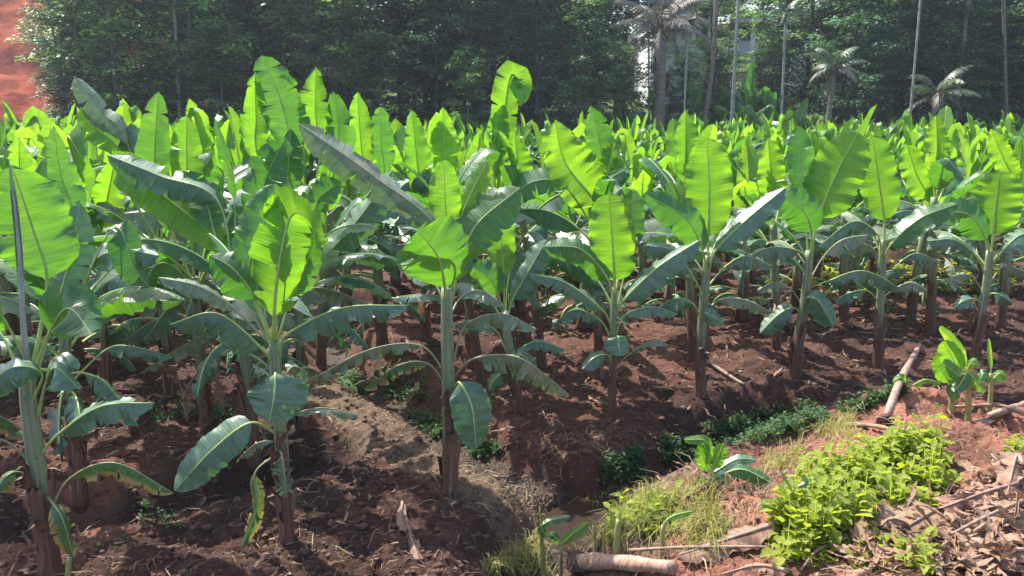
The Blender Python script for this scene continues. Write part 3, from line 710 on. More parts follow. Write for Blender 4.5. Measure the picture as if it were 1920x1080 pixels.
hero((1313, 742), [(1314, 660), (1318, 590), (1327, 480)], (12, 8), [
    ((1327, 520), [(1328, 442), (1330, 350), (1325, 260)], [0, 0, 0], 86, 4, -6, .09, 'young'),
    ((1328, 520), [(1342, 470), (1402, 410), (1472, 352)], [-.1, -.15, -.1], 60, 30, 15, .15, 'blue'),
    ((1325, 530), [(1318, 470), (1285, 410), (1212, 365)], [-.1, -.2, -.2], 66, 22, 15, .1, 'mid'),
    ((1322, 600), [(1345, 565), (1395, 562), (1447, 586)], [-.15, -.2, -.2], 32, 40, 40, .2, 'silver'),
    ((1320, 560), [(1300, 520), (1260, 470), (1205, 460)], [-.1, -.1, -.1], 50, 35, 25, .2, 'blue'),
    ((1318, 610), [(1300, 570), (1265, 560), (1225, 585)], [-.1, -.15, -.15], 44, 45, 35, .3, 'blue'),
    ((1318, 600), [(1318, 588), (1330, 590), (1358, 606)], [-.2, -.25, -.28], 34, 25, 20, .2, 'blue'),
    ((1325, 540), [(1360, 500), (1400, 480), (1450, 500)], [.1, .1, .1], 44, 45, 35, .4, 'blue'),
    ((1312, 650), [(1290, 600), (1270, 600), (1245, 602)], [.0, .0, .0], 18, 60, 35, .4, 'dry'),
], 'banana plant with the tallest bright upright leaf in the right half of the front row', seed=6, generic=[('arch', (1325, 520), 122, .9), ('arch', (1325, 535), 112, .85), ('mid', (1325, 505), 42, .8)])

hero((1492, 708), [(1497, 640), (1510, 560), (1518, 470)], (13, 8), [
    ((1520, 480), [(1535, 410), (1566, 330), (1608, 248)], [0, 0, .05], 98, 4, -6, .09, 'young'),
    ((1518, 490), [(1522, 438), (1508, 398), (1470, 372)], [-.15, -.28, -.35], 80, 8, 12, .16, 'mid'),
    ((1516, 490), [(1508, 380), (1500, 310), (1497, 236)], [.1, .15, .2], 50, 6, 0, .16, 'mid'),
    ((1515, 500), [(1500, 472), (1440, 465), (1370, 502)], [-.1, -.15, -.15], 48, 40, 35, .25, 'blue'),
    ((1512, 570), [(1512, 558), (1535, 565), (1562, 612)], [-.2, -.25, -.25], 56, 20, 20, .12, 'blue'),
    ((1508, 600), [(1490, 578), (1462, 588), (1424, 625)], [-.1, -.15, -.15], 46, 25, 25, .2, 'blue'),
    ((1516, 540), [(1550, 528), (1620, 508), (1697, 545)], [-.15, -.2, -.2], 42, 40, 40, .25, 'blue'),
    ((1516, 530), [(1545, 480), (1580, 450), (1630, 440)], [.1, .1, .1], 44, 40, 30, .3, 'silver'),
    ((1510, 580), [(1480, 540), (1450, 530), (1420, 545)], [.1, .15, .15], 36, 45, 35, .5, 'silver'),
], 'banana plant whose bright upper leaf leans right above a dark leaf bent forward', seed=7, generic=[('arch', (1517, 510), 119, .9), ('arch', (1517, 525), 109, .85), ('mid', (1517, 495), 139, .8)])

hero((1645, 688), [(1648, 620), (1652, 540), (1656, 450)], (10, 7), [
    ((1656, 470), [(1658, 416), (1648, 340), (1636, 254)], [0, 0, 0], 70, 6, -5, .15, 'young'),
    ((1654, 490), [(1645, 440), (1600, 415), (1534, 462)], [-.1, -.15, -.2], 46, 45, 40, .4, 'blue'),
    ((1658, 500), [(1668, 462), (1725, 410), (1795, 382)], [-.1, -.15, -.15], 56, 30, 15, .1, 'mid'),
    ((1654, 510), [(1640, 470), (1600, 450), (1560, 440)], [.1, .15, .2], 50, 40, 30, .3, 'silver'),
    ((1654, 530), [(1690, 490), (1720, 475), (1760, 490)], [-.05, -.1, -.1], 40, 45, 35, .4, 'blue'),
    ((1652, 560), [(1680, 540), (1710, 530), (1740, 545)], [.1, .1, .1], 34, 45, 35, .5, 'silver'),
    ((1652, 570), [(1625, 545), (1590, 550), (1565, 565)], [.0, .0, .0], 34, 45, 35, .3, 'blue'),
], 'banana plant with a narrow wavy bright leaf, fifth from the brown stemmed plant', seed=8, generic=[('arch', (1655, 500), 116, .9), ('arch', (1655, 515), 106, .85), ('mid', (1655, 485), 116, .8)])

hero((1828, 670), [(1838, 600), (1850, 530), (1856, 470)], (10, 7), [
    ((1858, 480), [(1862, 440), (1868, 380), (1876, 321)], [0, 0, 0], 84, 4, -5, .09, 'young'),
    ((1855, 490), [(1850, 450), (1815, 402), (1762, 400)], [-.1, -.15, -.2], 64, 20, 18, .16, 'mid'),
    ((1858, 500), [(1880, 470), (1915, 440), (1960, 440)], [-.1, -.1, -.1], 60, 35, 20, .3, 'blue'),
    ((1850, 520), [(1830, 480), (1790, 450), (1740, 452)], [-.05, -.1, -.1], 50, 40, 25, .3, 'blue'),
    ((1850, 540), [(1880, 500), (1910, 505), (1940, 520)], [.1, .1, .1], 44, 45, 35, .4, 'silver'),
    ((1846, 560), [(1860, 550), (1880, 555), (1900, 570)], [-.1, -.2, -.2], 34, 30, 25, .2, 'blue'),
    ((1844, 570), [(1825, 560), (1805, 565), (1788, 578)], [-.1, -.15, -.15], 30, 30, 25, .2, 'blue'),
    ((1846, 555), [(1825, 520), (1800, 515), (1770, 525)], [.1, .1, .1], 34, 45, 35, .5, 'silver'),
], 'banana plant at the right end of the front row with a short rounded bright leaf', seed=9, generic=[('arch', (1856, 510), 113, .9), ('arch', (1856, 525), 103, .85), ('mid', (1856, 495), 93, .8)])

# second row, left and centre
SG = 'banana plants in the second row'
hero((150, 940), [(140, 830), (125, 700), (120, 600)], (17, 11), [
    ((120, 620), [(140, 420), (115, 330), (100, 235)], [.0, .0, .0], 60, 20, -5, .2, 'mid'),
    ((122, 640), [(170, 500), (230, 470), (300, 480)], [-.1, -.2, -.2], 70, 40, 20, .2, 'blue'),
    ((120, 640), [(90, 480), (100, 400), (80, 300)], [.2, .2, .3], 80, 10, 0, .2, 'mid'),
    ((122, 620), [(210, 430), (250, 500), (280, 540)], [-.2, -.3, -.3], 70, 20, 20, .1, 'mid'),
    ((125, 660), [(150, 600), (210, 560), (290, 545)], [.1, .1, .1], 60, 50, 40, .3, 'silver'),
    ((128, 700), [(160, 700), (200, 720), (260, 800)], [-.1, -.1, -.1], 60, 30, 40, .4, 'blue'),
    ((128, 700), [(100, 660), (60, 640), (10, 660)], [.1, .1, .1], 60, 50, 40, .4, 'blue'),
    ((130, 720), [(200, 655), (250, 650), (320, 668)], [.3, .3, .3], 46, 50, 50, .3, 'blue'),
], 'banana plant with a short brown stem just behind the one at the left edge', seed=21, group=SG, generic=[('mid', (125, 630), 155, .95), ('mid', (125, 620), 285, .9), ('mid', (125, 620), 45, .9), ('arch', (125, 640), 175, 1.1), ('arch', (125, 640), 335, 1.1), ('low', (125, 700), 177, 1.2), ('low', (125, 740), 317, 1.2), ('arch', (125, 680), 247, .9), ('arch', (125, 660), 387, 1), ('arch', (125, 650), 477, .9), ('wither', (125, 720), 291, 1.2), ('wither', (125, 750), 451, 1.2)])
hero((478, 868), [(470, 760), (455, 640), (440, 540)], (15, 10), [
    ((440, 560), [(440, 380), (425, 300), (402, 220)], [.1, .1, .1], 24, 20, 20, .2, 'mid'),
    ((440, 560), [(480, 420), (500, 330), (535, 260)], [.1, .1, .1], 80, 10, 5, .2, 'mid'),
    ((440, 560), [(400, 430), (385, 380), (340, 320)], [.1, .2, .3], 80, 20, 10, .1, 'mid'),
    ((440, 560), [(410, 380), (300, 330), (200, 290)], [.0, .0, .0], 80, 30, 30, .3, 'blue'),
    ((445, 590), [(380, 540), (330, 560), (270, 640)], [.3, .3, .3], 60, 40, 40, .4, 'blue'),
    ((455, 640), [(430, 610), (340, 650), (262, 700)], [.2, .2, .2], 40, 50, 50, .5, 'silver'),
    ((455, 620), [(500, 560), (560, 540), (610, 560)], [.3, .3, .3], 60, 40, 40, .4, 'silver'),
], 'dark banana plant directly behind the lone one at the lower left', seed=22, group=SG, generic=[('mid', (455, 570), 305, .95), ('mid', (455, 560), 75, .9), ('mid', (455, 560), 195, .9), ('arch', (455, 580), 325, 1.1), ('arch', (455, 580), 125, 1.1), ('low', (455, 640), 254, 1.2), ('low', (455, 680), 394, 1.2), ('arch', (455, 620), 324, .9), ('arch', (455, 600), 464, 1), ('arch', (455, 590), 554, .9), ('wither', (455, 660), 322, 1.2), ('wither', (455, 690), 482, 1.2)])
hero((386, 800), [(380, 700), (370, 600), (365, 520)], (13, 9), [
    ((365, 540), [(355, 380), (350, 300), (350, 215)], [0, 0, 0], 70, 8, 0, .1, 'young'),
    ((365, 540), [(300, 380), (290, 300), (297, 170)], [.1, .1, .1], 66, 10, 0, .1, 'mid'),
    ((362, 550), [(215, 312), (330, 385), (447, 482)], [-.3, -.45, -.5], 84, 25, 14, .02, 'young'),
    ((368, 560), [(420, 430), (450, 380), (500, 350)], [.1, .1, .1], 70, 30, 20, .3, 'blue'),
    ((365, 560), [(330, 430), (290, 400), (230, 400)], [.1, .1, .1], 70, 40, 25, .4, 'silver'),
    ((370, 620), [(340, 590), (290, 600), (230, 640)], [.1, .1, .1], 60, 45, 45, .4, 'blue'),
    ((372, 640), [(400, 600), (440, 590), (470, 620)], [.3, .3, .3], 50, 45, 45, .4, 'blue'),
    ((378, 690), [(400, 700), (415, 730), (420, 770)], [-.1, -.1, -.1], 40, 30, 40, .9, 'dry'),
    ((378, 690), [(355, 720), (345, 750), (350, 790)], [-.1, -.1, -.1], 40, 30, 40, .9, 'dry'),
], 'banana plant with withered brown leaves round its stem and a long leaf slanting down right', seed=23, group=SG, generic=[('mid', (372, 550), 84, .95), ('mid', (372, 540), 214, .9), ('mid', (372, 540), 334, .9), ('arch', (372, 560), 104, 1.1), ('arch', (372, 560), 264, 1.1), ('low', (372, 620), 331, 1.2), ('low', (372, 660), 471, 1.2), ('arch', (372, 600), 401, .9), ('arch', (372, 580), 541, 1), ('arch', (372, 570), 631, .9), ('wither', (372, 640), 353, 1.2), ('wither', (372, 670), 513, 1.2)])
hero((318, 745), [(315, 660), (305, 560), (300, 480)], (12, 9), [
    ((300, 500), [(238, 268), (190, 210), (138, 142)], [.0, .0, .0], 50, 20, 20, .1, 'silver'),
    ((300, 500), [(235, 300), (180, 240), (150, 200)], [.0, .0, .0], 66, 20, 5, .1, 'young'),
    ((300, 500), [(240, 320), (232, 250), (232, 192)], [.2, .2, .2], 40, 10, 0, .1, 'young'),
    ((300, 500), [(285, 330), (260, 280), (245, 230)], [.1, .1, .1], 70, 20, 20, .3, 'blue'),
    ((300, 500), [(340, 380), (370, 330), (400, 290)], [.1, .1, .1], 80, 20, 20, .2, 'mid'),
    ((300, 520), [(240, 420), (190, 380), (130, 400)], [.0, .0, .0], 80, 40, 25, .4, 'silver'),
    ((305, 560), [(270, 530), (220, 540), (170, 570)], [.0, .0, .0], 60, 45, 45, .4, 'blue'),
    ((305, 560), [(340, 520), (380, 520), (420, 550)], [.2, .2, .2], 60, 45, 45, .4, 'silver'),
], 'tall banana plant whose long pale leaf points up left against the dark trees', seed=24, group=SG, generic=[('mid', (305, 490), 335, .95), ('mid', (305, 480), 105, .9), ('mid', (305, 480), 225, .9), ('arch', (305, 500), 355, 1.1), ('arch', (305, 500), 155, 1.1), ('low', (305, 560), 48, 1.2), ('low', (305, 600), 188, 1.2), ('arch', (305, 540), 118, .9), ('arch', (305, 520), 258, 1), ('arch', (305, 510), 348, .9), ('wither', (305, 580), 24, 1.2), ('wither', (305, 610), 184, 1.2)])
hero((566, 805), [(565, 700), (560, 600), (555, 500)], (11, 9), [
    ((555, 520), [(545, 290), (530, 200), (492, 104)], [.0, .0, .0], 92, 8, 8, .18, 'mid'),
    ((555, 520), [(485, 300), (480, 220), (478, 135)], [-.1, -.1, -.1], 66, 8, -5, .25, 'young'),
    ((555, 520), [(600, 290), (592, 220), (592, 125)], [.1, .1, .1], 70, 8, -5, .25, 'young'),
    ((555, 520), [(540, 380), (540, 330), (545, 240)], [-.2, -.2, -.2], 56, 20, 20, .3, 'mid'),
    ((555, 520), [(620, 320), (635, 250), (625, 170)], [.1, .1, .1], 60, 15, 10, .3, 'mid'),
    ((555, 530), [(590, 400), (600, 370), (640, 340)], [-.1, -.1, -.1], 70, 20, 10, .2, 'mid'),
    ((555, 540), [(620, 470), (680, 400), (735, 320)], [-.1, -.1, -.1], 70, 30, 20, .3, 'blue'),
    ((555, 560), [(590, 540), (640, 550), (690, 570)], [.2, .2, .2], 50, 45, 45, .5, 'silver'),
    ((560, 600), [(600, 600), (650, 610), (690, 650)], [.2, .2, .2], 50, 45, 45, .5, 'blue'),
], 'tallest banana plant, its torn leaves reaching highest against the trees', seed=25, group=SG, generic=[('mid', (560, 530), 320, .95), ('mid', (560, 520), 90, .9), ('mid', (560, 520), 210, .9), ('arch', (560, 540), 340, 1.1), ('arch', (560, 540), 140, 1.1), ('low', (560, 600), 125, 1.2), ('low', (560, 640), 265, 1.2), ('arch', (560, 580), 195, .9), ('arch', (560, 560), 335, 1), ('arch', (560, 550), 425, .9), ('wither', (560, 620), 55, 1.2), ('wither', (560, 650), 215, 1.2)])
hero((718, 650), [(712, 560), (706, 480), (704, 420)], (13, 8), [
    ((704, 440), [(684, 330), (676, 260), (670, 172)], [0, 0, 0], 58, 8, -5, .1, 'young'),
    ((704, 440), [(720, 330), (715, 270), (712, 200)], [.1, .1, .1], 50, 15, 10, .2, 'mid'),
    ((704, 450), [(740, 380), (700, 400), (600, 460)], [-.1, -.1, -.1], 50, 30, 30, .3, 'blue'),
    ((704, 450), [(745, 360), (790, 330), (830, 330)], [.1, .1, .1], 60, 35, 20, .2, 'blue'),
    ((704, 460), [(650, 390), (620, 400), (580, 440)], [.1, .1, .1], 60, 40, 30, .5, 'silver'),
    ((706, 480), [(690, 450), (730, 470), (745, 520)], [-.2, -.2, -.2], 60, 25, 25, .4, 'blue'),
    ((706, 500), [(650, 470), (620, 500), (590, 560)], [.0, .0, .0], 50, 40, 40, .5, 'silver'),
    ((708, 520), [(750, 480), (780, 490), (810, 520)], [.1, .1, .1], 50, 40, 40, .5, 'blue'),
], 'banana plant with a dark stem left of the silver drooping leaf', seed=26, group=SG, generic=[('mid', (708, 450), 276, .95), ('mid', (708, 440), 46, .9), ('mid', (708, 440), 166, .9), ('arch', (708, 460), 296, 1.1), ('arch', (708, 460), 96, 1.1), ('low', (708, 520), 202, 1.2), ('low', (708, 560), 342, 1.2), ('arch', (708, 500), 272, .9), ('arch', (708, 480), 412, 1), ('arch', (708, 470), 502, .9), ('wither', (708, 540), 86, 1.2), ('wither', (708, 570), 246, 1.2)])
# second row on the right, behind the front row
def back_hero(base, glow, wpx, seed, label, lean=0, extra=()):
    bu, bv = base; (su, sv), (tu, tv) = glow
    hero(base, [((bu * 2 + su) / 3, bv - (bv - sv) * .35), ((bu + 2 * su) / 3, bv - (bv - sv) * .65), (su, sv + 40)], (11, 7), [
        ((su, sv + 50), [(su, sv), ((su + tu) / 2 + lean, (sv + tv) / 2), (tu, tv)], [0, 0, 0], wpx, 5, -5, .1, 'young')] + list(extra),
        label, seed=seed, group=SG, sheaths=2, generic=[('mid', (su, sv + 60), seed * 67 % 360, .95), ('mid', (su, sv + 70), seed * 67 % 360 + 150, .9), ('arch', (su, sv + 85), seed * 67 % 360 + 250, 1), ('arch', (su, sv + 100), seed * 67 % 360 + 60, .95), ('arch', (su, sv + 110), seed * 67 % 360 + 190, .9), ('arch', (su, sv + 120), seed * 67 % 360 + 330, 1.1), ('arch', (su, sv + 90), seed * 67 % 360 + 110, 1.1), ('wither', (su, sv + 190), seed * 67 % 360 + 210, 1.2), ('low', (su, sv + 150), seed * 67 % 360 + 20, 1), ('up', (su, sv + 50), seed * 67 % 360 + 90, .9)])
back_hero((1122, 712), ((1120, 385), (1040, 225)), 110, 31, 'banana plant with a very broad leaf leaning left behind the notched glowing leaf', -20,
          [((1120, 440), [(1130, 330), (1125, 270), (1108, 198)], [.2, .2, .2], 66, 8, 0, .1, 'mid'), ((1120, 440), [(1060, 350), (1000, 340), (950, 380)], [-.1, -.1, -.1], 60, 20, 15, .1, 'mid')])
back_hero((1300, 678), ((1285, 330), (1286, 205)), 54, 32, 'banana plant behind the tallest bright leaf, its own upright leaf showing above', 0)
back_hero((1456, 655), ((1450, 380), (1440, 258)), 60, 33, 'banana plant between the tallest bright leaf and the right leaning leaf')
back_hero((1582, 612), ((1585, 330), (1600, 265)), 50, 34, 'banana plant with a reddish stem between the right leaning leaf and the narrow wavy leaf')
back_hero((1706, 606), ((1742, 376), (1700, 270)), 66, 35, 'banana plant with an upright leaf leaning left behind the narrow wavy leaf', -4)
back_hero((1745, 625), ((1752, 330), (1755, 216)), 48, 36, 'banana plant with a dark thin stem and a high narrow glowing leaf', 4)
back_hero((1876, 615), ((1900, 340), (1858, 242)), 48, 37, 'banana plant behind the rounded leaf at the right end of the row')
back_hero((905, 720), ((835, 340), (830, 200)), 56, 38, 'banana plant whose tall narrow leaf shows behind the brown stemmed plant')
back_hero((1018, 690), ((975, 350), (965, 250)), 60, 39, 'banana plant behind the small one, right of the brown stemmed plant')
back_hero((990, 640), ((930, 330), (944, 195)), 50, 40, 'banana plant with a folded leaf standing highest in the middle of the field', -6,
          [((930, 380), [(936, 290), (956, 146), (974, 158), (978, 200)], [0, 0, 0, -.18, -.22], 56, (5,), 5, .1, 'young')])

back_hero((600, 690), ((610, 400), (640, 250)), 60, 41, 'banana plant beside the earth path, right of the tallest plant')
back_hero((800, 640), ((790, 380), (772, 205)), 56, 42, 'banana plant behind the upper end of the long silver leaf')
back_hero((650, 600), ((650, 370), (640, 235)), 50, 43, 'banana plant at the far end of the earth path')
back_hero((880, 690), ((880, 400), (900, 250)), 56, 44, 'banana plant squeezed in just behind the brown stemmed plant')
back_hero((200, 740), ((190, 430), (215, 300)), 70, 45, 'banana plant in the left thicket behind the short brown stem')
back_hero((60, 800), ((40, 420), (35, 260)), 60, 46, 'banana plant whose yellow green leaf stands above the plant at the left edge')
# ------------------------------------------------------------------ THE FIELD
rf = random.Random(77); taken = [o.location.xy.copy() for o in COL.objects if o.name.startswith('banana_plant')]
cand = []
row = 0; yv = 6.4
while yv < 41:
    x = -40 + rf.random()
    while x < 40:
        px = x + rf.gauss(0, .12); py = yv + .30 * x + rf.gauss(0, .15)
        x += 1.42 if yv > 20 else 1.12
        if not (6.2 < py < EDGE(px) - .5) or abs(px) > .72 * py + .8: continue
        u = 960 + px / (py * CP + CAM_H * SP) * F_PX
        d, s = seg_dist(np.array([px]), np.array([py]), D3)
        if s[0] < 0 or d[0] < 1.4: continue
        d2_, _ = seg_dist(np.array([px]), np.array([py]), D2)
        if d2_[0] < .55: continue
        if px > -2.4 and py < 9.0: continue
        if px > 1.5 and py < 10.4: continue
        if any((Vector((px, py)) - t).length < .88 for t in taken): continue
        cand.append((px, py))
    yv += 1.95 if yv < 25 else 2.1; row += 1
cand.sort(key=lambda c: c[1])
print('field plants', len(cand))
g = 'banana plants filling the field behind'
n_ind = 300 - len(taken); rest = []
for i, (px, py) in enumerate(cand):
    left = 1 - float(sm(px / py, -.35, .05)); sc = rf.uniform(1.02, 1.2) + .22 * left * (1 - float(sm(py, 14, 24)))
    if py < 15.5:
        make_plant(rf, px, py, sc, 'green banana plant in the crowded rows behind the first two rows', g)
    elif i < n_ind:
        o = link('banana_plant', rf.choice(FAR)); o.location = (px, py, gz(px, py)); o.rotation_euler[2] = rf.random() * 6.28; s = sc * rf.uniform(.95, 1.08); o.scale = (s, s, s)
        tag(o, 'small looking distant banana plant in the far rows before the trees', 'banana plant', 'distant banana plants before the trees')
    else: rest.append((px, py, sc))
if rest:
    mb = MB()
    for px, py, sc in rest:
        mb.merge(rf.choice(FARMB), Matrix.Translation((px, py, gz(px, py))) @ Matrix.Rotation(rf.random() * 6.28, 4, 'Z') @ Matrix.Scale(sc, 4))
    tag(link('distant_banana_leaves', mb.mesh('distant_banana_leaves', FARM)), 'mass of far banana leaves at the edge of the wood', 'banana plants', kind='stuff')

# ------------------------------------------------------------------ TREES
def clump(mb, c, r, nleaf, rng, size, tone, flat=.7):
    for _ in range(nleaf):
        a = rng.random() * 6.28; e = math.asin(rng.uniform(-.25, 1)); d = r * rng.uniform(.55, 1.05)
        o = Vector((math.cos(a) * math.cos(e), math.sin(a) * math.cos(e), math.sin(e) * flat)) * d
        out = Vector((math.cos(a), math.sin(a), rng.uniform(-.7, .15))).normalized(); sd_ = Vector((-math.sin(a), math.cos(a), rng.uniform(-.25, .25))).normalized()
        s = size * rng.uniform(.6, 1.3); w = s * rng.uniform(.28, .42); p = c + o
        tt = min(1, max(0, tone + rng.gauss(0, .06)))
        i = [mb.vert(q, (0, 0), tt) for q in (p, p + out * s * .5 + sd_ * w, p + out * s, p + out * s * .5 - sd_ * w)]
        mb.face(i)
def make_tree_meshes(rng, H, low, spread, nclump, nleaf, size, cr=.5):
    tr = MB(); cr_ = MB(); n = 14; lean = Vector((rng.uniform(-.6, .6), rng.uniform(-.4, .4), 0))
    pts = [Vector((0, 0, -.3)) + lean * (i / n) ** 1.5 + Vector((rng.gauss(0, .06), rng.gauss(0, .06), (H + .3) * i / n)) for i in range(n + 1)]
    tube(tr, pts, [.17 * (1 - .8 * i / n) + .02 for i in range(n + 1)], 7)
    tips = []
    nb = 22
    for k in range(nb):
        f = low + (1 - low) * (k + rng.random()) / nb; base = pts[0] + (pts[-1] - pts[0]) * f
        i0 = min(n - 1, int(f * n)); base = pts[i0].lerp(pts[i0 + 1], f * n - i0)
        az = k * 2.4 + rng.gauss(0, .4); L = spread * (1.15 - .65 * f) * rng.uniform(.7, 1.2); el = math.radians(rng.uniform(15, 55))
        p = base.copy(); bp = [p.copy()]
        for s in range(6):
            az += rng.gauss(0, .22); el += rng.gauss(-.03, .18); p = p + Vector((math.cos(az) * math.cos(el), math.sin(az) * math.cos(el), math.sin(el))) * L / 6; bp.append(p.copy())
        tube(tr, bp, [.055 * (1 - .8 * s / 6) * (1.3 - f * .6) for s in range(7)], 4, cap=False)
        for s in range(1, 7): tips.append((bp[s], s))
        for q in range(3):
            s0 = bp[rng.randint(2, 5)]; a2 = az + rng.uniform(-1.3, 1.3); e2 = rng.uniform(-.1, .9); l2 = L * .4
            sp = [s0, s0 + Vector((math.cos(a2) * math.cos(e2), math.sin(a2) * math.cos(e2), math.sin(e2))) * l2 * .5, s0 + Vector((math.cos(a2 + .3) * math.cos(e2), math.sin(a2 + .3) * math.cos(e2), math.sin(e2 + .2))) * l2]
            tube(tr, sp, [.022, .015, .008], 3, cap=False); tips.append((sp[2], 6)); tips.append((sp[1], 5))
    for _ in range(nclump):
        t, s = rng.choice(tips)
        c = t + Vector((rng.gauss(0, .35), rng.gauss(0, .35), rng.gauss(.05, .28)))
        clump(cr_, c, cr * rng.uniform(.55, 1.2), nleaf, rng, size, rng.random() ** 2.2, .55)
    return tr, cr_
rt = random.Random(9)
TV = []
for i in range(7):
    kind = ['crown', 'crown', 'crown2', 'crown', 'crown3', 'crown2', 'crown'][i]
    tr, cr_ = make_tree_meshes(rt, rt.uniform(12, 15), rt.choice([.03, .05, .1]), rt.uniform(2.8, 3.8), 215, 46, .27, .85)
    TV.append((tr.mesh('trunk', ['bark']), cr_.mesh('crown', [kind], smooth=False, tone=True)))
def put_tree(x, y, k, s, label, group=None, z=None, cat='tree'):
    root = bpy.data.objects.new('tree', None); COL.objects.link(root); root.location = (x, y, gz(x, y) if z is None else z)
    root.rotation_euler[2] = rt.random() * 6.28; root.scale = (s, s, s * rt.uniform(.9, 1.1)); tag(root, label, cat, group)
    link('trunk', TV[k][0], root); link('crown', TV[k][1], root); return root
GT = 'trees of the dense wood behind the field'
xs = -29.0
def clearing(u): return 1100 < u < 1560
while xs < 46:
    for r_ in range(5):
        x = xs + rt.uniform(-1, 1) + (r_ % 2) * 1.3; y = float(EDGE(np.array(x))) + 2.2 + r_ * 3.8 + rt.uniform(-2, 2)
        if r_ == 0 and rt.random() < .15: continue
        u = 960 + x / y * F_PX
        if u < 160: continue
        if clearing(u) and (r_ < 2): continue
        if 1125 < u < 1475: continue
        k = rt.choice([0, 1, 3, 6, 0, 1, 2, 2, 5, 4])
        if 1290 < u < 1520: k = rt.choice([4, 2, 5])
        put_tree(x, y, k, rt.uniform(.6, 1.15) * (1.25 if r_ > 2 else .8 if r_ == 0 else 1), 'dark leafy tree within the dense wood behind the banana field', GT)
    xs += 2.5
# smaller bushy trees at the edge of the wood
for (u, Y, k, s, lab) in [(1228, 52, 4, .40, 'round fresh green bush in front of the left corner of the white house'), (1280, 53, 2, .42, 'olive bush hiding the lower wall of the white house'), (1330, 51, 4, .38, 'fresh green bush in front of the right corner of the white house'), (1255, 47, 5, .3, 'low bush behind the foot of the coconut palm, under the white house'), (125, 37, 0, .5, 'dark bushy tree standing farthest left against the red hillside'), (150, 36, 2, .45, 'low bushy tree at the left end of the wood by the red hillside'), (420, 35, 4, .42, 'lighter green bushy tree left of the tallest banana leaves, at the edge of the wood'),
                          (700, 36, 2, .42, 'small olive tree at the wood edge behind the high torn banana leaves'), (880, 36, 4, .36, 'pale fresh green small tree low in front of the dark wood, in the middle'),
                          (1090, 37, 5, .5, 'olive bushy tree just left of the leaning coconut palm'), (1150, 37, 2, .42, 'thin branched bush at the foot of the coconut palm'),
                          (1330, 50, 4, .62, 'bright green tree below the white house'), (1420, 52, 4, .66, 'pale green round tree right of the white house'), (1445, 47, 2, .5, 'olive tree behind the tall wild banana clump'),
                          (1345, 43, 5, .42, 'greyish bush between the slender palm trunks'), (1170, 52, 0, .75, 'dark slim tree behind the leaves of the leaning coconut palm'), (1455, 50, 0, .8, 'dark bushy tree behind the tufted areca palm'), (1360, 56, 5, .62, 'greenish tree rising right beside the white house wall'), (1640, 42, 0, .5, 'dark round bush at the right part of the wood'), (1800, 42, 5, .55, 'olive tree near the right end of the wood')]:
    p = P(u, 200, Y); put_tree(p.x, Y, k, s, lab)
# far slope trees above the clearing
for i in range(12):
    x = -4 + i * 3.6 + rt.uniform(-1, 1); y = 72 + rt.uniform(0, 10)
    put_tree(x + 6, y, rt.choice([0, 1, 3, 6]), 1.1, 'hazy tree on the slope above the white house', 'hazy trees on the slope above the house')

# palms
def frond(mb, az, el, L, droop, rng, nl=26, ll=.55, m=0):
    p = Vector((0, 0, 0)); pts = [p.copy()]; e = el; n = 12
    for i in range(n):
        e -= droop / n * (.4 + 1.2 * i / n); p = p + Vector((math.cos(az) * math.cos(e), math.sin(az) * math.cos(e), math.sin(e))) * L / n; pts.append(p.copy())
    tube(mb, pts, [.035 * (1 - .85 * i / n) for i in range(n + 1)], 4, m, cap=False)
    side = Vector((-math.sin(az), math.cos(az), 0))
    for k in range(nl):
        t = .18 + .82 * k / nl; i = min(n - 1, int(t * n)); b = pts[i].lerp(pts[i + 1], t * n - i); T = (pts[i + 1] - pts[i]).normalized()
        for s in (-1, 1):
            l = ll * (math.sin(math.pi * min(1, t * .9 + .12)) ** .6) * rng.uniform(.8, 1.1)
            d = (side * s * .75 + T * .55 + Vector((0, 0, -.55 + rng.gauss(0, .12)))).normalized(); w = T * .028
            q = b + d * l * .55; r = b + d * l + Vector((0, 0, -.18 * l))
            i0 = [mb.vert(v) for v in (b - w, b + w, q + w, q - w)]; j = mb.vert(r)
            mb.face(i0, m); mb.face((i0[3], i0[2], j), m)
def palm(kind, u, v0, v1, Y, r, label, u_top=None, L=2.6, nf=16, fm='palm', bark='cocobark', size=1.0, bend=0.0, group=None, cat='palm tree', seed=1):
    rng = random.Random(seed); b = P(u, 200, Y); b.z = gz(b.x, b.y); top = P(u_top if u_top is not None else u, v1, Y)
    root = bpy.data.objects.new(kind, None); COL.objects.link(root); root.location = b; tag(root, label, cat, group)
    n = 16; mb = MB(); pts = [b.lerp(top, i / n) + Vector((bend * math.sin(math.pi * i / n), 0, 0)) for i in range(n + 1)]
    tube(mb, [p - b for p in pts], [r * (1.25 - .45 * min(1, i / n * 2)) for i in range(n + 1)], 10, 0, bump=.05, rng=rng)
    link('trunk', mb.mesh('trunk', [bark]), root)
    if bark == 'cocobark':
        mb = MB(); 
        for k in range(26):
            a = rng.random() * 6.28; s0 = Vector((math.cos(a) * r, math.sin(a) * r, rng.uniform(-.6, .1)))
            tube(mb, [s0, s0 + Vector((math.cos(a) * .18, math.sin(a) * .18, .18)), s0 + Vector((math.cos(a) * .22, math.sin(a) * .22, .42))], [.05, .035, .01], 4, cap=False)
        o = link('frond_stubs', mb.mesh('frond_stubs', ['sheath']), root); o.location = top - b
    for k in range(nf):
        mb = MB(); el = math.radians(80 - 95 * k / nf + rng.uniform(-8, 8))
        frond(mb, k * 2.4 + rng.uniform(-.2, .2), el, L * rng.uniform(.85, 1.1), math.radians(rng.uniform(70, 120)) , rng, ll=.5 * L / 2.6 * 1.2)
        o = link('frond', mb.mesh('frond', [fm if k < nf * .6 or fm != 'palm' or bark != 'cocobark' else 'palmdry']), root); o.location = top - b
    return root
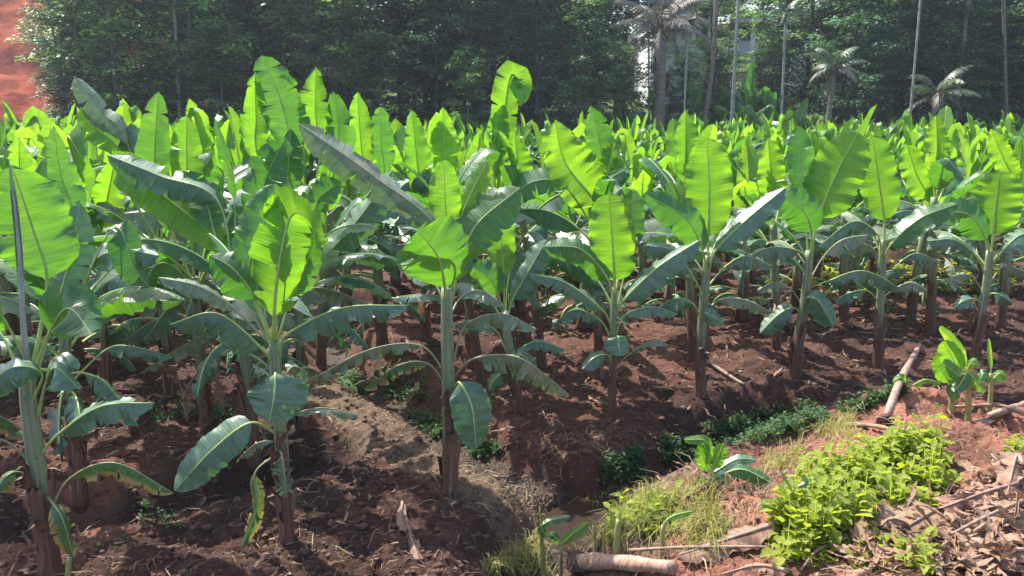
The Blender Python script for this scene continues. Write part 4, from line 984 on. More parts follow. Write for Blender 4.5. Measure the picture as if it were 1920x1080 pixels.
palm('coconut_palm', 1222, 230, 55, 38, .27, 'leaning coconut palm with dull drooping fronds in front of the white house', 1238, 2.7, 18, 'palmdry', bend=.25, seed=3)
palm('areca_palm', 1470, 205, 22, 39, .075, 'slender areca palm with a pale trunk and small tufted crown', 1474, 1.1, 8, 'palm', 'palebark', seed=4)
palm('areca_palm', 1375, 210, -60, 38, .085, 'pale areca trunk running out of the top, right of the white house', 1388, 1.1, 8, 'palm', 'palebark', seed=5)
palm('areca_palm', 1712, 205, -70, 39, .07, 'slanting thin pale areca trunk in the right part of the wood', 1732, 1.1, 8, 'palm', 'palebark', seed=6)
palm('areca_palm', 1284, 210, 48, 37, .07, 'short pale areca palm just right of the leaning coconut palm', 1290, 1.0, 8, 'palmdry', 'palebark', seed=7)
palm('areca_palm', 330, 205, -80, 35, .085, 'thick grey straight palm trunk before the dark wood at the left', 322, 1.2, 8, 'palm', 'palebark', seed=8)
palm('areca_palm', 1312, 205, -70, 41, .13, 'curving greyish palm trunk between the coconut palm and the pale trunk', 1345, 1.2, 8, 'palm', 'cocobark', bend=.3, seed=9)
palm('areca_palm', 1350, 205, -70, 43, .10, 'dull brown straight palm trunk beside the curving greyish one', 1340, 1.2, 8, 'palm', 'cocobark', seed=10)
palm('coconut_palm', 1552, 205, 128, 40, .14, 'young coconut palm with open fronds before the dark right hand wood', 1565, 1.9, 12, 'palm', seed=11)
palm('coconut_palm', 1750, 205, 178, 39, .14, 'short stemmed coconut palm with a low arching frond, near the right end of the wood', 1755, 2.2, 10, 'palm', seed=12)
palm('coconut_palm', 1246, 225, 150, 42, .1, 'low ragged young palm behind the foot of the leaning coconut palm', 1246, 1.2, 9, 'palm', seed=13)
palm('areca_palm', 1222, 230, -40, 44, .06, 'thin palm trunk just behind the leaning coconut palm', 1215, 1.2, 8, 'palm', 'palebark', seed=14)
palm('areca_palm', 1905, 205, -60, 42, .11, 'greyish thin trunk at the far right end of the wood', 1880, 1.2, 8, 'palm', 'cocobark', seed=15)
palm('areca_palm', 1795, 205, -60, 41, .12, 'brownish trunk in the gap left of the far right end of the wood', 1822, 1.2, 8, 'palm', 'cocobark', seed=16)

# tall wild bananas at the edge of the clearing
WILDUP = []
for m_, t_ in POOL['up'][:5]:
    c_ = m_.copy(); c_.materials[0] = M['mid']; WILDUP.append(c_)
def wild(u, Y, s, seed, label):
    rng = random.Random(seed); p = P(u, 200, Y); z = gz(p.x, Y); root = bpy.data.objects.new('wild_banana', None); COL.objects.link(root); root.location = (p.x, Y, z); root.scale = (s,) * 3
    tag(root, label, 'banana plant', 'big banana plants at the edge of the wood'); me, top = rng.choice(STEMS); link('pseudostem', me, root)
    for k, az, fr, sc in leaf_plan(rng, False):
        cands = [m for m, t in POOL[k] if t in ('mid', 'blue')] or WILDUP
        o = link('leaf', rng.choice(cands), root); o.location = (0, 0, 1.2 * fr - .05); o.rotation_euler = (0, 0, az); o.scale = (sc * 1.1,) * 3
for u, Y, s, lab in [(1405, 40, 1.9, 'tallest dark banana plant at the foot of the pale palm trunk'), (1440, 41, 1.75, 'dark banana plant right beside the tallest one at the wood edge'), (1372, 42, 1.6, 'dark banana plant behind the pale palm trunk'), (1500, 39, 1.35, 'banana plant with arching pale ribs right of the tufted areca palm'),
                     (1160, 41, 1.5, 'dark banana plant left of the foot of the leaning coconut palm'), (1232, 43, 1.6, 'pale green banana plant right behind the coconut trunk'), (1300, 45, 1.6, 'banana plant below the white house by the small areca')]:
    wild(u, Y, s, int(u), lab)

# ------------------------------------------------------------------ WHITE HOUSE
def box(mb, x0, x1, y0, y1, z0, z1, m=0):
    i = [mb.vert(c) for c in ((x0, y0, z0), (x1, y0, z0), (x1, y1, z0), (x0, y1, z0), (x0, y0, z1), (x1, y0, z1), (x1, y1, z1), (x0, y1, z1))]
    for f in ((0, 1, 5, 4), (1, 2, 6, 5), (2, 3, 7, 6), (3, 0, 4, 7), (4, 5, 6, 7), (3, 2, 1, 0)): mb.face([i[k] for k in f], m)
def part(name, mt, boxes, root):
    mb = MB()
    for b_ in boxes: box(mb, *b_)
    return link(name, mb.mesh(name, [mt], smooth=False), root)
def house(u0, u1, v_bot, v_top, Y, label, storeys=2, roof='slab'):
    a = P(u0, v_bot, Y); b = P(u1, v_top, Y); w = b.x - a.x; h = b.z - a.z; D = 8
    root = bpy.data.objects.new('white_house', None); COL.objects.link(root); root.location = a; tag(root, label, 'house')
    part('wall', 'wall', [(0, w, 0, D, -4, h)], root)
    sh = h / storeys
    part('balcony', 'trim', [(-.4, w * .62, -1.2, -.003, sh * k - .16, sh * k) for k in range(1, storeys)], root)
    part('balcony_railing', 'wall', [(-.4, w * .62, -1.2, -1.12, sh * k + .003, sh * k + .85) for k in range(1, storeys)], root)
    rf_ = part('roof', 'orange' if roof == 'orange' else 'slab', [(-.8, w + .8, -1.4, D + .6, h + .003, h + .28)], root)
    part('parapet', 'wall', [(-.8, w + .8, -1.4, -1.25, h + .285, h + .95)], rf_)
    for k in range(storeys):
        nw = max(2, int(w / 2.2))
        for j in range(nw):
            x = w * (j + .5) / nw; z = sh * k + sh * .35
            f = part('window', 'trim', [(x - .62, x - .55, -.05, .02, z, z + 1.2), (x + .55, x + .62, -.05, .02, z, z + 1.2), (x - .55, x + .55, -.05, .02, z + 1.13, z + 1.2), (x - .55, x + .55, -.05, .02, z, z + .07), (x - .03, x + .03, -.05, .02, z + .07, z + 1.13)], root)
            part('pane', 'glass', [(x - .55, x + .55, -.02, .01, z + .07, z + 1.13)], f)
    part('porch_column', 'wall', [(w * q - .15, w * q + .15, -1.19, -.9, -4, h - .002 if q == 1 else sh - .165) for q in (0.02, .6)], root)
house(1222, 1345, 92, 12, 60, 'white two storey house on the rise behind the coconut palm', 2)
house(1375, 1425, 90, 52, 70, 'small pale house with a rust red roof half hidden right of the palm trunks', 1, 'orange')
house(1478, 1530, 105, 50, 66, 'white walled house glimpsed through leaves right of the areca palm', 1)

# ------------------------------------------------------------------ GROUND COVER
def blades(mb, X, Y, Z, rng, h, w, spread, m=0, bend=.5):
    for x, y, z in zip(X, Y, Z):
        a = rng.random() * 6.28; hh = h * rng.uniform(.5, 1.3); ln = rng.random() * spread; b = Vector((x, y, z - .01)); o = Vector((math.cos(a), math.sin(a), 0))
        sd_ = Vector((-o.y, o.x, 0)) * w * rng.uniform(.7, 1.3); p1 = b + Vector((0, 0, hh * .55)) + o * hh * ln * .35; p2 = b + Vector((0, 0, hh * (1 - bend * ln))) + o * hh * ln
        i = [mb.vert(q) for q in (b - sd_, b + sd_, p1 + sd_ * .8, p1 - sd_ * .8)]; j = mb.vert(p2); mb.face(i, m); mb.face((i[3], i[2], j), m)
def poly_scatter(poly, n, rng, clumpy=0):
    us_ = [p[0] for p in poly]; vs_ = [p[1] for p in poly]; U = []; V = []
    def inside(x, y):
        c = False; j = len(poly) - 1
        for i in range(len(poly)):
            xi, yi = poly[i]; xj, yj = poly[j]
            if (yi > y) != (yj > y) and x < (xj - xi) * (y - yi) / (yj - yi) + xi: c = not c
            j = i
        return c
    while len(U) < n:
        u = rng.uniform(min(us_), max(us_)); v = rng.uniform(min(vs_), max(vs_))
        if inside(u, v) and (not clumpy or float(vnoise(u / clumpy, v / clumpy * 2, 3)) > rng.random() * .9): U.append(u); V.append(v)
    return hits(U, V)
rg = random.Random(31)
# yellow green grass on the lip of the bank
mb = MB()
for poly, n in (([(1060, 1010), (1110, 955), (1200, 930), (1340, 925), (1345, 1000), (1250, 1015), (1130, 1030)], 2100), ([(1530, 800), (1600, 770), (1600, 830), (1520, 830)], 350), ([(900, 1080), (1010, 1010), (1040, 1080)], 450), ([(1280, 1000), (1370, 990), (1350, 1060), (1270, 1040)], 350), ([(1430, 870), (1500, 840), (1500, 880), (1420, 900)], 200)):
    X, Y, Z = poly_scatter(poly, n, rg, 22); blades(mb, X, Y, Z, rg, .17, .0034, 1.3, 0, .62)
tag(link('yellow_grass', mb.mesh('yellow_grass', ['straw'])), 'sunlit yellow green grass on the lip of the bank', 'grass', kind='stuff')
# weeds with broad leaves
def weeds(mb, X, Y, Z, rng, h, size, up=.6):
    for x, y, z in zip(X, Y, Z):
        hh = h * rng.uniform(.3, 1.2); a0 = rng.random() * 6.28; tip = Vector((x + rng.gauss(0, .02), y + rng.gauss(0, .02), z + hh)); b = Vector((x, y, z - .02))
        s = Vector((.0025, 0, 0)); i = [mb.vert(q) for q in (b - s, b + s, tip + s, tip - s)]; mb.face(i)
        for k in range(rng.randint(3, 6)):
            a = a0 + k * 2.1 + rng.uniform(-.3, .3); f = 1 - .16 * k; p = b.lerp(tip, max(.2, f)); l = size * rng.uniform(.6, 1.4); el = rng.uniform(-.5, .9)
            o = Vector((math.cos(a) * math.cos(el), math.sin(a) * math.cos(el), math.sin(el))); sd_ = Vector((-math.sin(a), math.cos(a), rng.uniform(-.3, .3))) * l * .34; nrm = Vector((0, 0, -l * .12))
            st = p + o * l * .25
            i = [mb.vert(q, uv) for q, uv in ((st, (0, 0)), (st + o * l * .35 + sd_ - nrm, (.3, .8)), (st + o * l * .8 + sd_ * .7 - nrm, (.7, .6)), (st + o * l * 1.15 + nrm, (1, 0)), (st + o * l * .8 - sd_ * .7 - nrm, (.7, .6)), (st + o * l * .35 - sd_ - nrm, (.3, .8)))]
            c = mb.vert(st + o * l * .5, (.5, 0))
            for q in range(6): mb.face((c, i[q], i[(q + 1) % 6]))
mb = MB()
patch = [(1455, 1070), (1445, 1000), (1500, 925), (1590, 885), (1680, 850), (1755, 862), (1785, 925), (1740, 965), (1640, 985), (1590, 1010), (1530, 1060)]
X, Y, Z = poly_scatter(patch, 480, rg, 34)
for j in range(3): weeds(mb, X[j::3], Y[j::3], Z[j::3], rg, (.28, .18, .12)[j], (.055, .085, .045)[j])
X, Y, Z = poly_scatter([(1440, 1060), (1440, 990), (1500, 900), (1600, 870), (1700, 835), (1790, 860), (1800, 930), (1740, 990), (1600, 1020), (1540, 1075)], 380, rg, 16); weeds(mb, X, Y, Z, rg, .10, .04)
X, Y, Z = poly_scatter([(1690, 1050), (1740, 1045), (1740, 1085), (1690, 1085)], 40, rg); weeds(mb, X, Y, Z, rg, .1, .05)
X, Y, Z = poly_scatter([(1600, 1060), (1660, 1030), (1660, 1085), (1600, 1085)], 14, rg); weeds(mb, X, Y, Z, rg, .08, .05)
X, Y, Z = poly_scatter([(1160, 960), (1260, 960), (1260, 1010), (1150, 1010)], 60, rg); weeds(mb, X, Y, Z, rg, .12, .06)
X, Y, Z = poly_scatter([(1880, 845), (1925, 840), (1925, 865), (1880, 865)], 25, rg); weeds(mb, X, Y, Z, rg, .06, .035)
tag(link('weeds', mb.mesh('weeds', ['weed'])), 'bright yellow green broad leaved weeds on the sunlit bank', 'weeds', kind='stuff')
mb = MB()
for poly, n in (([(1130, 870), (1200, 860), (1215, 905), (1130, 912)], 420), ([(1235, 840), (1300, 830), (1310, 875), (1240, 880)], 330), ([(1320, 815), (1420, 785), (1520, 772), (1560, 790), (1440, 835), (1330, 850)], 1100), ([(1560, 770), (1700, 735), (1700, 750), (1580, 785)], 260),
                ([(640, 700), (700, 720), (690, 745), (640, 735)], 300), ([(750, 770), (850, 800), (880, 840), (800, 820)], 260), ([(880, 830), (940, 850), (930, 870), (880, 860)], 150), ([(240, 940), (345, 985), (340, 1005), (230, 975)], 34), ([(700, 700), (800, 690), (810, 760), (720, 760)], 260), ([(270, 775), (440, 765), (430, 795), (280, 795)], 200)):
    X, Y, Z = poly_scatter(poly, int(n * .62), rg, 18); weeds(mb, X, Y, Z, rg, .09, .032)
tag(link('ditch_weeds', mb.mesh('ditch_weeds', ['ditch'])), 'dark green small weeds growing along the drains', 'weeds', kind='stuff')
mb = MB()
for poly, n in (([(1520, 510), (1900, 490), (1900, 560), (1540, 550)], 260), ([(1480, 430), (1640, 430), (1620, 500), (1500, 500)], 160)):
    X, Y, Z = poly_scatter(poly, n, rg, 30); weeds(mb, X, Y, Z, rg, .16, .08)
tag(link('field_weeds', mb.mesh('field_weeds', ['weed'])), 'yellow green weeds between the farther banana stems', 'weeds', kind='stuff')

# straw and crumbs over the soil
mb = MB()
def litter(mb, n, yr, rng, lmin, lmax, w, xr=.75, flat=.25):
    Ya = np.array([yr[0] * (yr[1] / yr[0]) ** rng.random() for _ in range(n)]); Xa = np.array([rng.uniform(-xr, xr) * y for y in Ya]); Za = ground_z(Xa, Ya)
    for x, y, z in zip(Xa, Ya, Za):
        a = rng.random() * 6.28; l = rng.uniform(lmin, lmax); o = Vector((math.cos(a), math.sin(a), rng.gauss(0, flat))) * l; sd_ = Vector((-math.sin(a), math.cos(a), rng.gauss(0, .5))) * w * rng.uniform(.5, 1.5)
        b = Vector((x, y, z + .006)); m_ = b + o * .5 + Vector((rng.gauss(0, .1) * l, rng.gauss(0, .1) * l, l * .12)); e = b + o
        if e.z < z: e.z = z + .004
        i = [mb.vert(q) for q in (b - sd_ * .4, b + sd_ * .4, m_ + sd_, m_ - sd_, e + sd_ * .4, e - sd_ * .4)]; mb.face((i[0], i[1], i[2], i[3])); mb.face((i[3], i[2], i[4], i[5]))
litter(mb, 9000, (3.2, 13), rg, .02, .09, .0016)
litter(mb, 1300, (3.6, 14), rg, .08, .28, .0028, flat=.12)
X, Y, Z = poly_scatter([(620, 700), (760, 760), (900, 850), (1040, 930), (1040, 1000), (880, 930), (700, 790)], 2600, rg)
blades(mb, X, Y, Z, rg, .045, .0018, 1.5, 0, .7)
X, Y, Z = poly_scatter([(1000, 820), (1150, 800), (1300, 820), (1150, 870), (1020, 880)], 1600, rg)
blades(mb, X, Y, Z, rg, .045, .0018, 1.5, 0, .7)
X, Y, Z = poly_scatter([(1060, 1010), (1200, 930), (1340, 910), (1500, 840), (1520, 870), (1360, 1060), (1100, 1080)], 1500, rg)
blades(mb, X, Y, Z, rg, .10, .002, 1.6, 0, .7)
tag(link('straw_litter', mb.mesh('straw_litter', ['hay'])), 'thin dry straw and fibres strewn over the soil', 'litter', kind='stuff')
def icol(mb, c, r, rng, m=0):
    t_ = (1 + 5 ** .5) / 2; vs_ = [(-1, t_, 0), (1, t_, 0), (-1, -t_, 0), (1, -t_, 0), (0, -1, t_), (0, 1, t_), (0, -1, -t_), (0, 1, -t_), (t_, 0, -1), (t_, 0, 1), (-t_, 0, -1), (-t_, 0, 1)]
    b = len(mb.v); sx, sy, sz = rng.uniform(.7, 1.3), rng.uniform(.7, 1.3), rng.uniform(.5, .9)
    for v in vs_:
        k = r * .53 * rng.uniform(.7, 1.25); mb.vert((c[0] + v[0] * k * sx, c[1] + v[1] * k * sy, c[2] + v[2] * k * sz))
    for f in ((0, 11, 5), (0, 5, 1), (0, 1, 7), (0, 7, 10), (0, 10, 11), (1, 5, 9), (5, 11, 4), (11, 10, 2), (10, 7, 6), (7, 1, 8), (3, 9, 4), (3, 4, 2), (3, 2, 6), (3, 6, 8), (3, 8, 9), (4, 9, 5), (2, 4, 11), (6, 2, 10), (8, 6, 7), (9, 8, 1)): mb.face([b + q for q in f], m)
mb = MB(); n = 17000
Ya = np.array([3.2 * (14 / 3.2) ** rg.random() for _ in range(n)]); Xa = np.array([rg.uniform(-.75, .75) * y for y in Ya]); dd, ss = seg_dist(Xa, Ya, D3)
Za = ground_z(Xa, Ya)
for x, y, z, d in zip(Xa, Ya, Za, dd):
    if d < .3: continue
    r = .006 + .034 * rg.random() ** 5
    if d > .5 and x > .5 and y < 7.2: r *= .55
    icol(mb, (x, y, z + r * .05), r, rg, 1 if rg.random() < .04 and r < .012 else 0)
tag(link('dirt_clods', mb.mesh('dirt_clods', ['clod', 'pebble'])), 'crumbs and clods of red brown soil', 'dirt', kind='stuff')

# heap of dry leaf scraps at the lower right
mb = MB()
X, Y, Z = poly_scatter([(1580, 1085), (1640, 1000), (1760, 940), (1850, 905), (1925, 860), (1925, 1085)], 950, rg)
def scrap(mb, p, rng, l, w, m=0):
    a = rng.random() * 6.28; pts = []; q = Vector(p); el = rng.gauss(.05, .25)
    for i in range(6):
        pts.append(q.copy()); q = q + Vector((math.cos(a) * math.cos(el), math.sin(a) * math.cos(el), math.sin(el))) * l / 5; a += rng.gauss(0, .2); el += rng.gauss(-.06, .2)
    nn_ = Vector((rng.gauss(0, .35), rng.gauss(0, .35), 1)); N_ = []
    for i in range(6):
        T = (pts[min(5, i + 1)] - pts[max(0, i - 1)]).normalized(); N_.append((nn_ - T * nn_.dot(T)).normalized())
    blade(mb, pts, N_, w, rng, rng.uniform(-30, 30), rng.uniform(-.4, .5), .3, .3, m, 2, curl=rng.gauss(0, .8))
for x, y, z in zip(X, Y, Z): scrap(mb, (x, y, z + rg.uniform(.0, .07)), rg, rg.uniform(.05, .27), rg.uniform(.008, .036))
n = 1500; Ya = np.array([3.4 * (13 / 3.4) ** rg.random() for _ in range(n)]); Xa = np.array([rg.uniform(-.7, .7) * y for y in Ya]); Za = ground_z(Xa, Ya)
for x, y, z in zip(Xa, Ya, Za): scrap(mb, (x, y, z + .012), rg, rg.uniform(.04, .15), rg.uniform(.004, .016))
for t_ in taken[:26]:
    for _ in range(12):
        a_ = rg.random() * 6.28; q_ = rg.uniform(.1, .5); x_ = t_.x + math.cos(a_) * q_; y_ = t_.y + math.sin(a_) * q_; scrap(mb, (x_, y_, gz(x_, y_) + .015), rg, rg.uniform(.1, .3), rg.uniform(.006, .025))
tag(link('dry_leaf_scraps', mb.mesh('dry_leaf_scraps', ['dry'])), 'brown scraps of dead banana leaves heaped on the bank', 'dry leaves', kind='stuff')

# single large dry leaves
def dryleaf(uvs, wpx, label, fold=10, tear=.25, seed=1, lift=.05, droop=.1):
    rng = random.Random(seed); pts = []
    for u, v in uvs:
        p = hit(u, v); p.z = gz(p.x, p.y) + lift; pts.append(p)
    q = catmull(pts, 22); N_ = []
    for i in range(23):
        T = (q[min(22, i + 1)] - q[max(0, i - 1)]).normalized(); up = Vector((0, -.25, 1)); N_.append((up - T * up.dot(T)).normalized())
    hwm = wpx / F_PX * pts[0].y / 2; mb = MB(); blade(mb, q, N_, hwm, rng, fold, droop, tear, .22, 0, 6)
    o = link('dry_banana_leaf', mb.mesh('dry_banana_leaf', ['dry'], off=pts[0])); o.location = pts[0]; tag(o, label, 'dry leaf', 'large dry banana leaves on the ground')
    mb = MB(); tube(mb, q, [.011 * (1.1 - i / 22) + .002 for i in range(23)], 6); link('midrib', mb.mesh('midrib', ['stick'], off=pts[0]), o)
dryleaf([(1750, 985), (1690, 1015), (1625, 1060)], 150, 'broad flat brown dry leaf just below the bright weeds', 6, .08, 1, .07)
dryleaf([(1905, 925), (1840, 955), (1760, 985)], 80, 'curled brown dry leaf along the top of the leaf heap', 30, .3, 2, .09)
dryleaf([(1925, 985), (1860, 1010), (1790, 1050)], 90, 'crumpled dry leaf in the middle of the leaf heap', 25, .4, 3, .09)
dryleaf([(1925, 1060), (1870, 1060), (1800, 1078)], 90, 'folded dry leaf in the lowest right corner', 30, .4, 4, .09)
dryleaf([(1915, 900), (1900, 890), (1885, 950)], 60, 'upturned dry leaf tip at the right edge above the heap', 20, .2, 5, .1)
dryleaf([(758, 965), (770, 1010), (785, 1060)], 44, 'pale grey dry leaf lying on the soil in front of the brown stemmed plant', 40, .5, 6, .03, .3)
dryleaf([(755, 955), (752, 985), (762, 1010)], 22, 'narrow pale dry strip above the grey dry leaf', 30, .2, 7, .05)
dryleaf([(1450, 1012), (1370, 1035), (1270, 1062)], 66, 'long pinkish dry sheath lying under the weed patch', 14, .05, 8, .09, .2)
dryleaf([(1480, 1085), (1420, 1070), (1350, 1082)], 40, 'dry leaf piece at the bottom edge below the long sheath', 30, .4, 9, .05)
dryleaf([(1900, 780), (1860, 790), (1820, 800)], 24, 'dry leaf strip beside the cluster of shoots at the right', 30, .3, 10, .04)

# fallen stems and sticks
def log(uvs, rpx, label, kind='fallen_log', cat='fallen log', mt='log', lifts=None, root_clump=None, seed=1, bump=.03):
    rng = random.Random(seed); pts = []
    for k, (u, v) in enumerate(uvs):
        p = hit(u, v); p.z = gz(p.x, p.y)
        if lifts: p = P(u, v, p.y - .0) if False else p
        pts.append(p)
    r = rpx / F_PX * pts[0].y
    for k, p in enumerate(pts): p.z += r * .7 + (lifts[k] if lifts else 0)
    q = catmull(pts, 14); mb = MB(); tube(mb, q, [r * (1 - .35 * i / 14) * (1 + .09 * math.sin(i * 1.1 + seed * 2)) for i in range(15)], 12 if r > .02 else 6, 0, bump=bump, rng=rng)
    o = link(kind, mb.mesh(kind, [mt], off=pts[0])); o.location = pts[0]; tag(o, label, cat)
    if root_clump:
        mb = MB(); e = q[0 if root_clump == 'start' else -1]
        icol(mb, e, r * 2.0, rng); 
        for k in range(40):
            d = Vector((rng.gauss(0, 1), rng.gauss(0, 1), rng.gauss(-.2, .7))).normalized() * r * rng.uniform(1.6, 3.6)
            tube(mb, [e, e + d * .6, e + d + Vector((0, 0, -.02))], [.006, .004, .001], 4, cap=False)
        link('root_ball', mb.mesh('root_ball', ['root'], smooth=False, off=pts[0]), o)
    return o
log([(1660, 800), (1682, 750), (1718, 695)], 9, 'pale fallen banana stem with dark roots, leaning on the red mound', lifts=[.02, .12, .30], root_clump='start', seed=1)
log([(1085, 1066), (1150, 1076), (1260, 1096)], 18, 'thick pinkish fallen stem at the bottom edge beside the cut shoots', root_clump='start', lifts=[.03, .03, .03], seed=2)
log([(1925, 770), (1880, 785), (1850, 800)], 8, 'short pale fallen stem right of the cluster of shoots', lifts=[.02, .02, .01], seed=3)
log([(1590, 805), (1640, 812), (1700, 828)], 5, 'dry brown stick lying under the root end of the leaning stem', 'fallen_stick', 'stick', 'stick', [.02, .05, .02], seed=4)
log([(1330, 930), (1300, 945), (1275, 965)], 6, 'dark fallen stick against the red mound by the young shoot', 'fallen_stick', 'stick', 'root', [.04, .04, .02], seed=5)
log([(1330, 690), (1360, 708), (1395, 728)], 4, 'thin brown stick lying between the front row stems', 'fallen_stick', 'stick', 'stick', [.02, .03, .02], seed=6)
log([(1180, 1050), (1290, 1052), (1440, 1045)], 4, 'long thin dry stalk lying across in front of the cut shoots', 'fallen_stick', 'stick', 'stick', [.06, .07, .04], seed=7)
log([(1920, 975), (1840, 1010), (1780, 1035)], 5, 'long curved dry stalk on the leaf heap', 'fallen_stick', 'stick', 'stick', [.12, .13, .1], seed=8)
log([(1925, 800), (1870, 775), (1790, 770)], 5, 'long dry stalk behind the cluster of shoots', 'fallen_stick', 'stick', 'stick', [.05, .06, .03], seed=9)
log([(1740, 830), (1700, 822), (1668, 820)], 6, 'short pinkish stick end beside the root ball', 'fallen_stick', 'stick', 'log', [.02, .02, .02], seed=10)
log([(1500, 1085), (1540, 1050), (1650, 1000)], 3, 'thin bent twig running along the lower edge of the weeds', 'fallen_stick', 'stick', 'stick', [.04, .05, .03], seed=11)
log([(932, 905), (950, 899), (968, 890)], 3, 'small straw coloured stick on the slope right of the brown stem', 'fallen_stick', 'stick', 'stick', [.01, .01, .01], seed=12)

# young shoots (suckers) on the bank
def shoot(base, top, rpx, leaves, label, seed, group='young banana shoots on the bank', cut=False, Yo=0):
    rng = random.Random(seed); b = hit(*base); b.z = gz(b.x, b.y); Y0 = b.y + Yo
    name = 'banana_shoot' if not cut else 'cut_banana_shoot'
    root = bpy.data.objects.new(name, None); COL.objects.link(root); root.location = b; root.empty_display_size = .1; tag(root, label, 'banana shoot', group)
    T_ = P(top[0], top[1], Y0); q = catmull([b - Vector((0, 0, .03)), b.lerp(T_, .5) + Vector((rng.gauss(0, .006), 0, 0)), T_], 10); k = Y0 / F_PX; mb = MB()
    tube(mb, q, [k * rpx * (1.15 - .5 * i / 10) for i in range(11)], 9, 0, (.35, .95) if not cut else (.3, .6), .04, rng)
    if cut:
        e = q[-1]
        for s in range(7):
            d = Vector((rng.gauss(0, .5), rng.gauss(0, .5), 1)).normalized() * .05; tube(mb, [e - d * .2, e + d * rng.uniform(.4, 1)], [.005, .001], 4, 0, (.3, .5), cap=False)
    link('pseudostem', mb.mesh('pseudostem', ['shoot'], off=b), root)
    for bl, dz, wpx, ang, fold, mt in leaves:
        B = [P(u, v, Y0 + d) for (u, v), d in zip(bl, dz)]; ctl = [q[-1]] + B; full = catmull(ctl, 26); L0 = (B[0] - q[-1]).length; LT = sum((y - x).length for x, y in zip(ctl[:-1], ctl[1:])); k0 = min(18, int(26 * L0 / LT)); bb = full[k0:]
        mb = MB(); blade(mb, bb, frames(bb, ang, CAMP), wpx * k / 2, rng, fold, .15, .03, .12, 0, 5, blunt=.4); lo = link('leaf', mb.mesh('leaf', [mt], off=b), root)
        mb = MB(); tube(mb, full, [.0045 * (1.2 - i / 26) + .001 for i in range(27)], 5); link('midrib', mb.mesh('midrib', ['rib'], off=b), lo)
y_, m_, b_ = 'young', 'mid', 'blue'
shoot((1335, 915), (1335, 880), 5, [([(1330, 870), (1324, 828), (1283, 824)], [0, 0, -.02], 26, 20, 20, y_), ([(1328, 880), (1318, 850), (1326, 828)], [0, 0, 0], 32, 5, 0, y_), ([(1338, 875), (1347, 855), (1356, 832)], [0, 0, 0], 30, 5, 0, y_), ([(1340, 885), (1380, 862), (1418, 862)], [0, 0, 0], 28, 30, 10, b_), ([(1338, 890), (1352, 896), (1368, 912)], [-.03, -.05, -.07], 24, 20, 15, b_), ([(1330, 895), (1318, 900), (1305, 898)], [-.02, -.04, -.05], 20, 20, 20, m_)], 'bushy young banana shoot at the edge of the drain with several bright leaves', 51)
shoot((1362, 920), (1362, 890), 4, [([(1365, 885), (1400, 882), (1470, 920)], [-.02, -.05, -.1], 40, 30, 25, m_)], 'young shoot with one long drooping leaf reaching right', 52)
shoot((1465, 990), (1462, 962), 4, [([(1455, 955), (1440, 945), (1424, 952)], [0, -.02, -.03], 16, 40, 15, y_)], 'tiny shoot with one yellow green leaf left of the weeds', 53)
shoot((1490, 985), (1485, 930), 5, [([(1482, 915), (1470, 890), (1478, 880)], [0, 0, 0], 8, 10, 30, b_), ([(1492, 915), (1510, 905), (1505, 890)], [0, 0, 0], 12, 10, 20, b_)], 'brownish slim shoot at the left end of the weeds', 54)
shoot((1815, 790), (1812, 700), 6, [([(1808, 690), (1795, 650), (1762, 612)], [0, -.02, -.04], 24, 20, 10, y_), ([(1800, 700), (1785, 670), (1768, 640)], [-.02, -.03, -.04], 44, 10, 5, y_), ([(1800, 705), (1780, 690), (1766, 680)], [-.03, -.05, -.06], 34, 10, 10, m_), ([(1815, 690), (1826, 675), (1835, 690)], [0, -.02, -.04], 22, 40, 20, y_), ([(1812, 700), (1800, 720), (1788, 735)], [-.04, -.07, -.09], 30, 20, 15, m_), ([(1818, 700), (1835, 720), (1848, 735)], [-.03, -.05, -.07], 26, 30, 15, y_)], 'tallest shoot of the cluster at the right with curling bright leaves', 55)
shoot((1784, 770), (1782, 720), 6, [([(1780, 715), (1782, 690), (1800, 670)], [0, 0, 0], 34, 15, 5, y_), ([(1778, 715), (1766, 690), (1762, 660)], [0, -.02, -.03], 34, 15, 5, y_), ([(1784, 720), (1790, 740), (1786, 752)], [-.04, -.07, -.08], 26, 30, 10, m_)], 'shorter leafy shoot on the left side of the cluster', 56)
shoot((1855, 770), (1858, 700), 5, [([(1858, 690), (1856, 665), (1854, 635)], [0, 0, 0], 10, 5, 40, y_), ([(1862, 710), (1875, 700), (1890, 710)], [0, 0, -.02], 26, 30, 20, y_), ([(1856, 712), (1845, 700), (1836, 715)], [0, 0, -.02], 22, 30, 20, m_)], 'narrow pointed shoot with a rolled leaf at the right side of the cluster', 57)
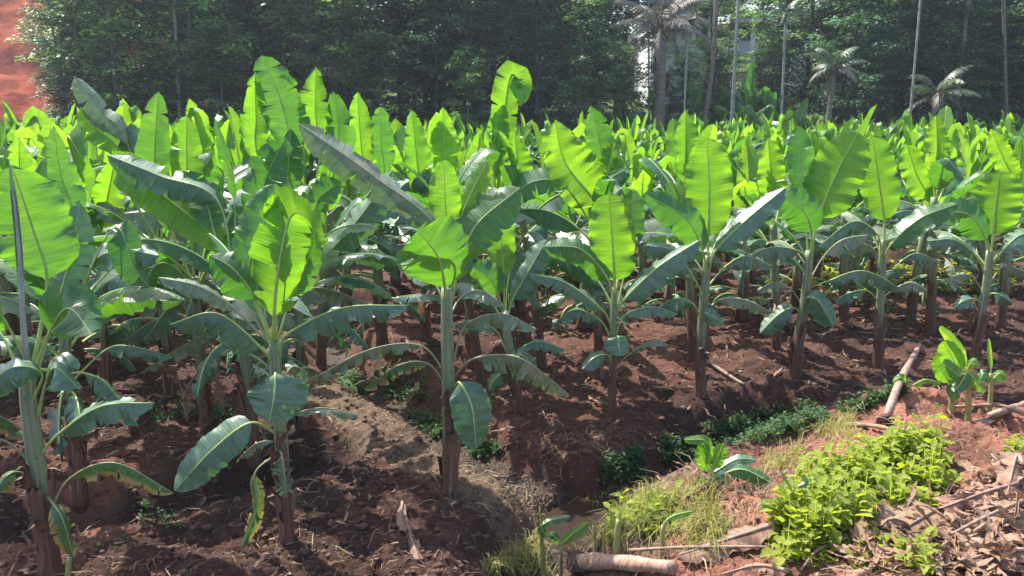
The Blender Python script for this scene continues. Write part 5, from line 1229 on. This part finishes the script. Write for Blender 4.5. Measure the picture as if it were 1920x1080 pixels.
shoot((1705, 735), (1702, 722), 4, [([(1698, 720), (1690, 708), (1675, 715)], [0, -.02, -.04], 20, 30, 15, y_), ([(1712, 722), (1735, 712), (1765, 720)], [0, -.02, -.04], 16, 40, 20, y_)], 'low small shoot by the upper end of the leaning stem', 58)
shoot((1020, 1090), (1014, 990), 6, [([(1016, 985), (1035, 975), (1070, 968)], [0, 0, 0], 20, 30, 10, m_), ([(1014, 985), (1020, 1000), (1024, 1008)], [-.02, -.03, -.03], 16, 20, 10, m_), ([(1013, 975), (1012, 965), (1013, 950)], [0, 0, 0], 3, 0, 0, m_)], 'leftmost tall thin shoot at the bottom edge', 59)
shoot((1052, 1090), (1052, 1025), 5, [([(1055, 1018), (1075, 1000), (1104, 980)], [0, 0, 0], 24, 20, 10, y_), ([(1048, 1018), (1038, 1005), (1028, 1003)], [-.02, -.03, -.04], 24, 20, 15, m_)], 'short shoot with a bright leaf pointing up right, second from the bottom left', 60)
shoot((1245, 1045), (1243, 985), 6, [([(1250, 975), (1268, 965), (1300, 958)], [0, 0, 0], 18, 35, 20, y_)], 'single shoot with a yellow green leaf bent to the right in front of the mound', 61)
shoot((1115, 1050), (1113, 985), 4, [], 'thin cut off green stub among the grass', 62, 'cut banana shoots among the grass', True)
shoot((1135, 1050), (1133, 990), 4, [], 'middle cut off stub, slim and brownish', 63, 'cut banana shoots among the grass', True)
shoot((1157, 1062), (1160, 975), 9, [], 'thickest cut off stub with a frayed top', 64, 'cut banana shoots among the grass', True)
shoot((128, 1110), (130, 1045), 7, [], 'greenish cut stub at the foot of the plant at the left edge', 65, None, True)

# ------------------------------------------------------------------ HAZE
mb = MB(); box(mb, -160, 160, -20, 150, -8, 36)
me = mb.mesh('haze', [], smooth=False)
m = bpy.data.materials.new('haze_air'); m.use_nodes = True; t = m.node_tree; t.nodes.clear()
o_ = t.nodes.new('ShaderNodeOutputMaterial'); pv = t.nodes.new('ShaderNodeVolumePrincipled'); pv.inputs['Color'].default_value = (.74, .86, 1, 1); pv.inputs['Density'].default_value = .0007; pv.inputs['Anisotropy'].default_value = .35
t.links.new(pv.outputs[0], o_.inputs['Volume']); me.materials.append(m)
tag(link('haze', me), 'thin bluish haze over the field and wood', 'haze', kind='stuff')
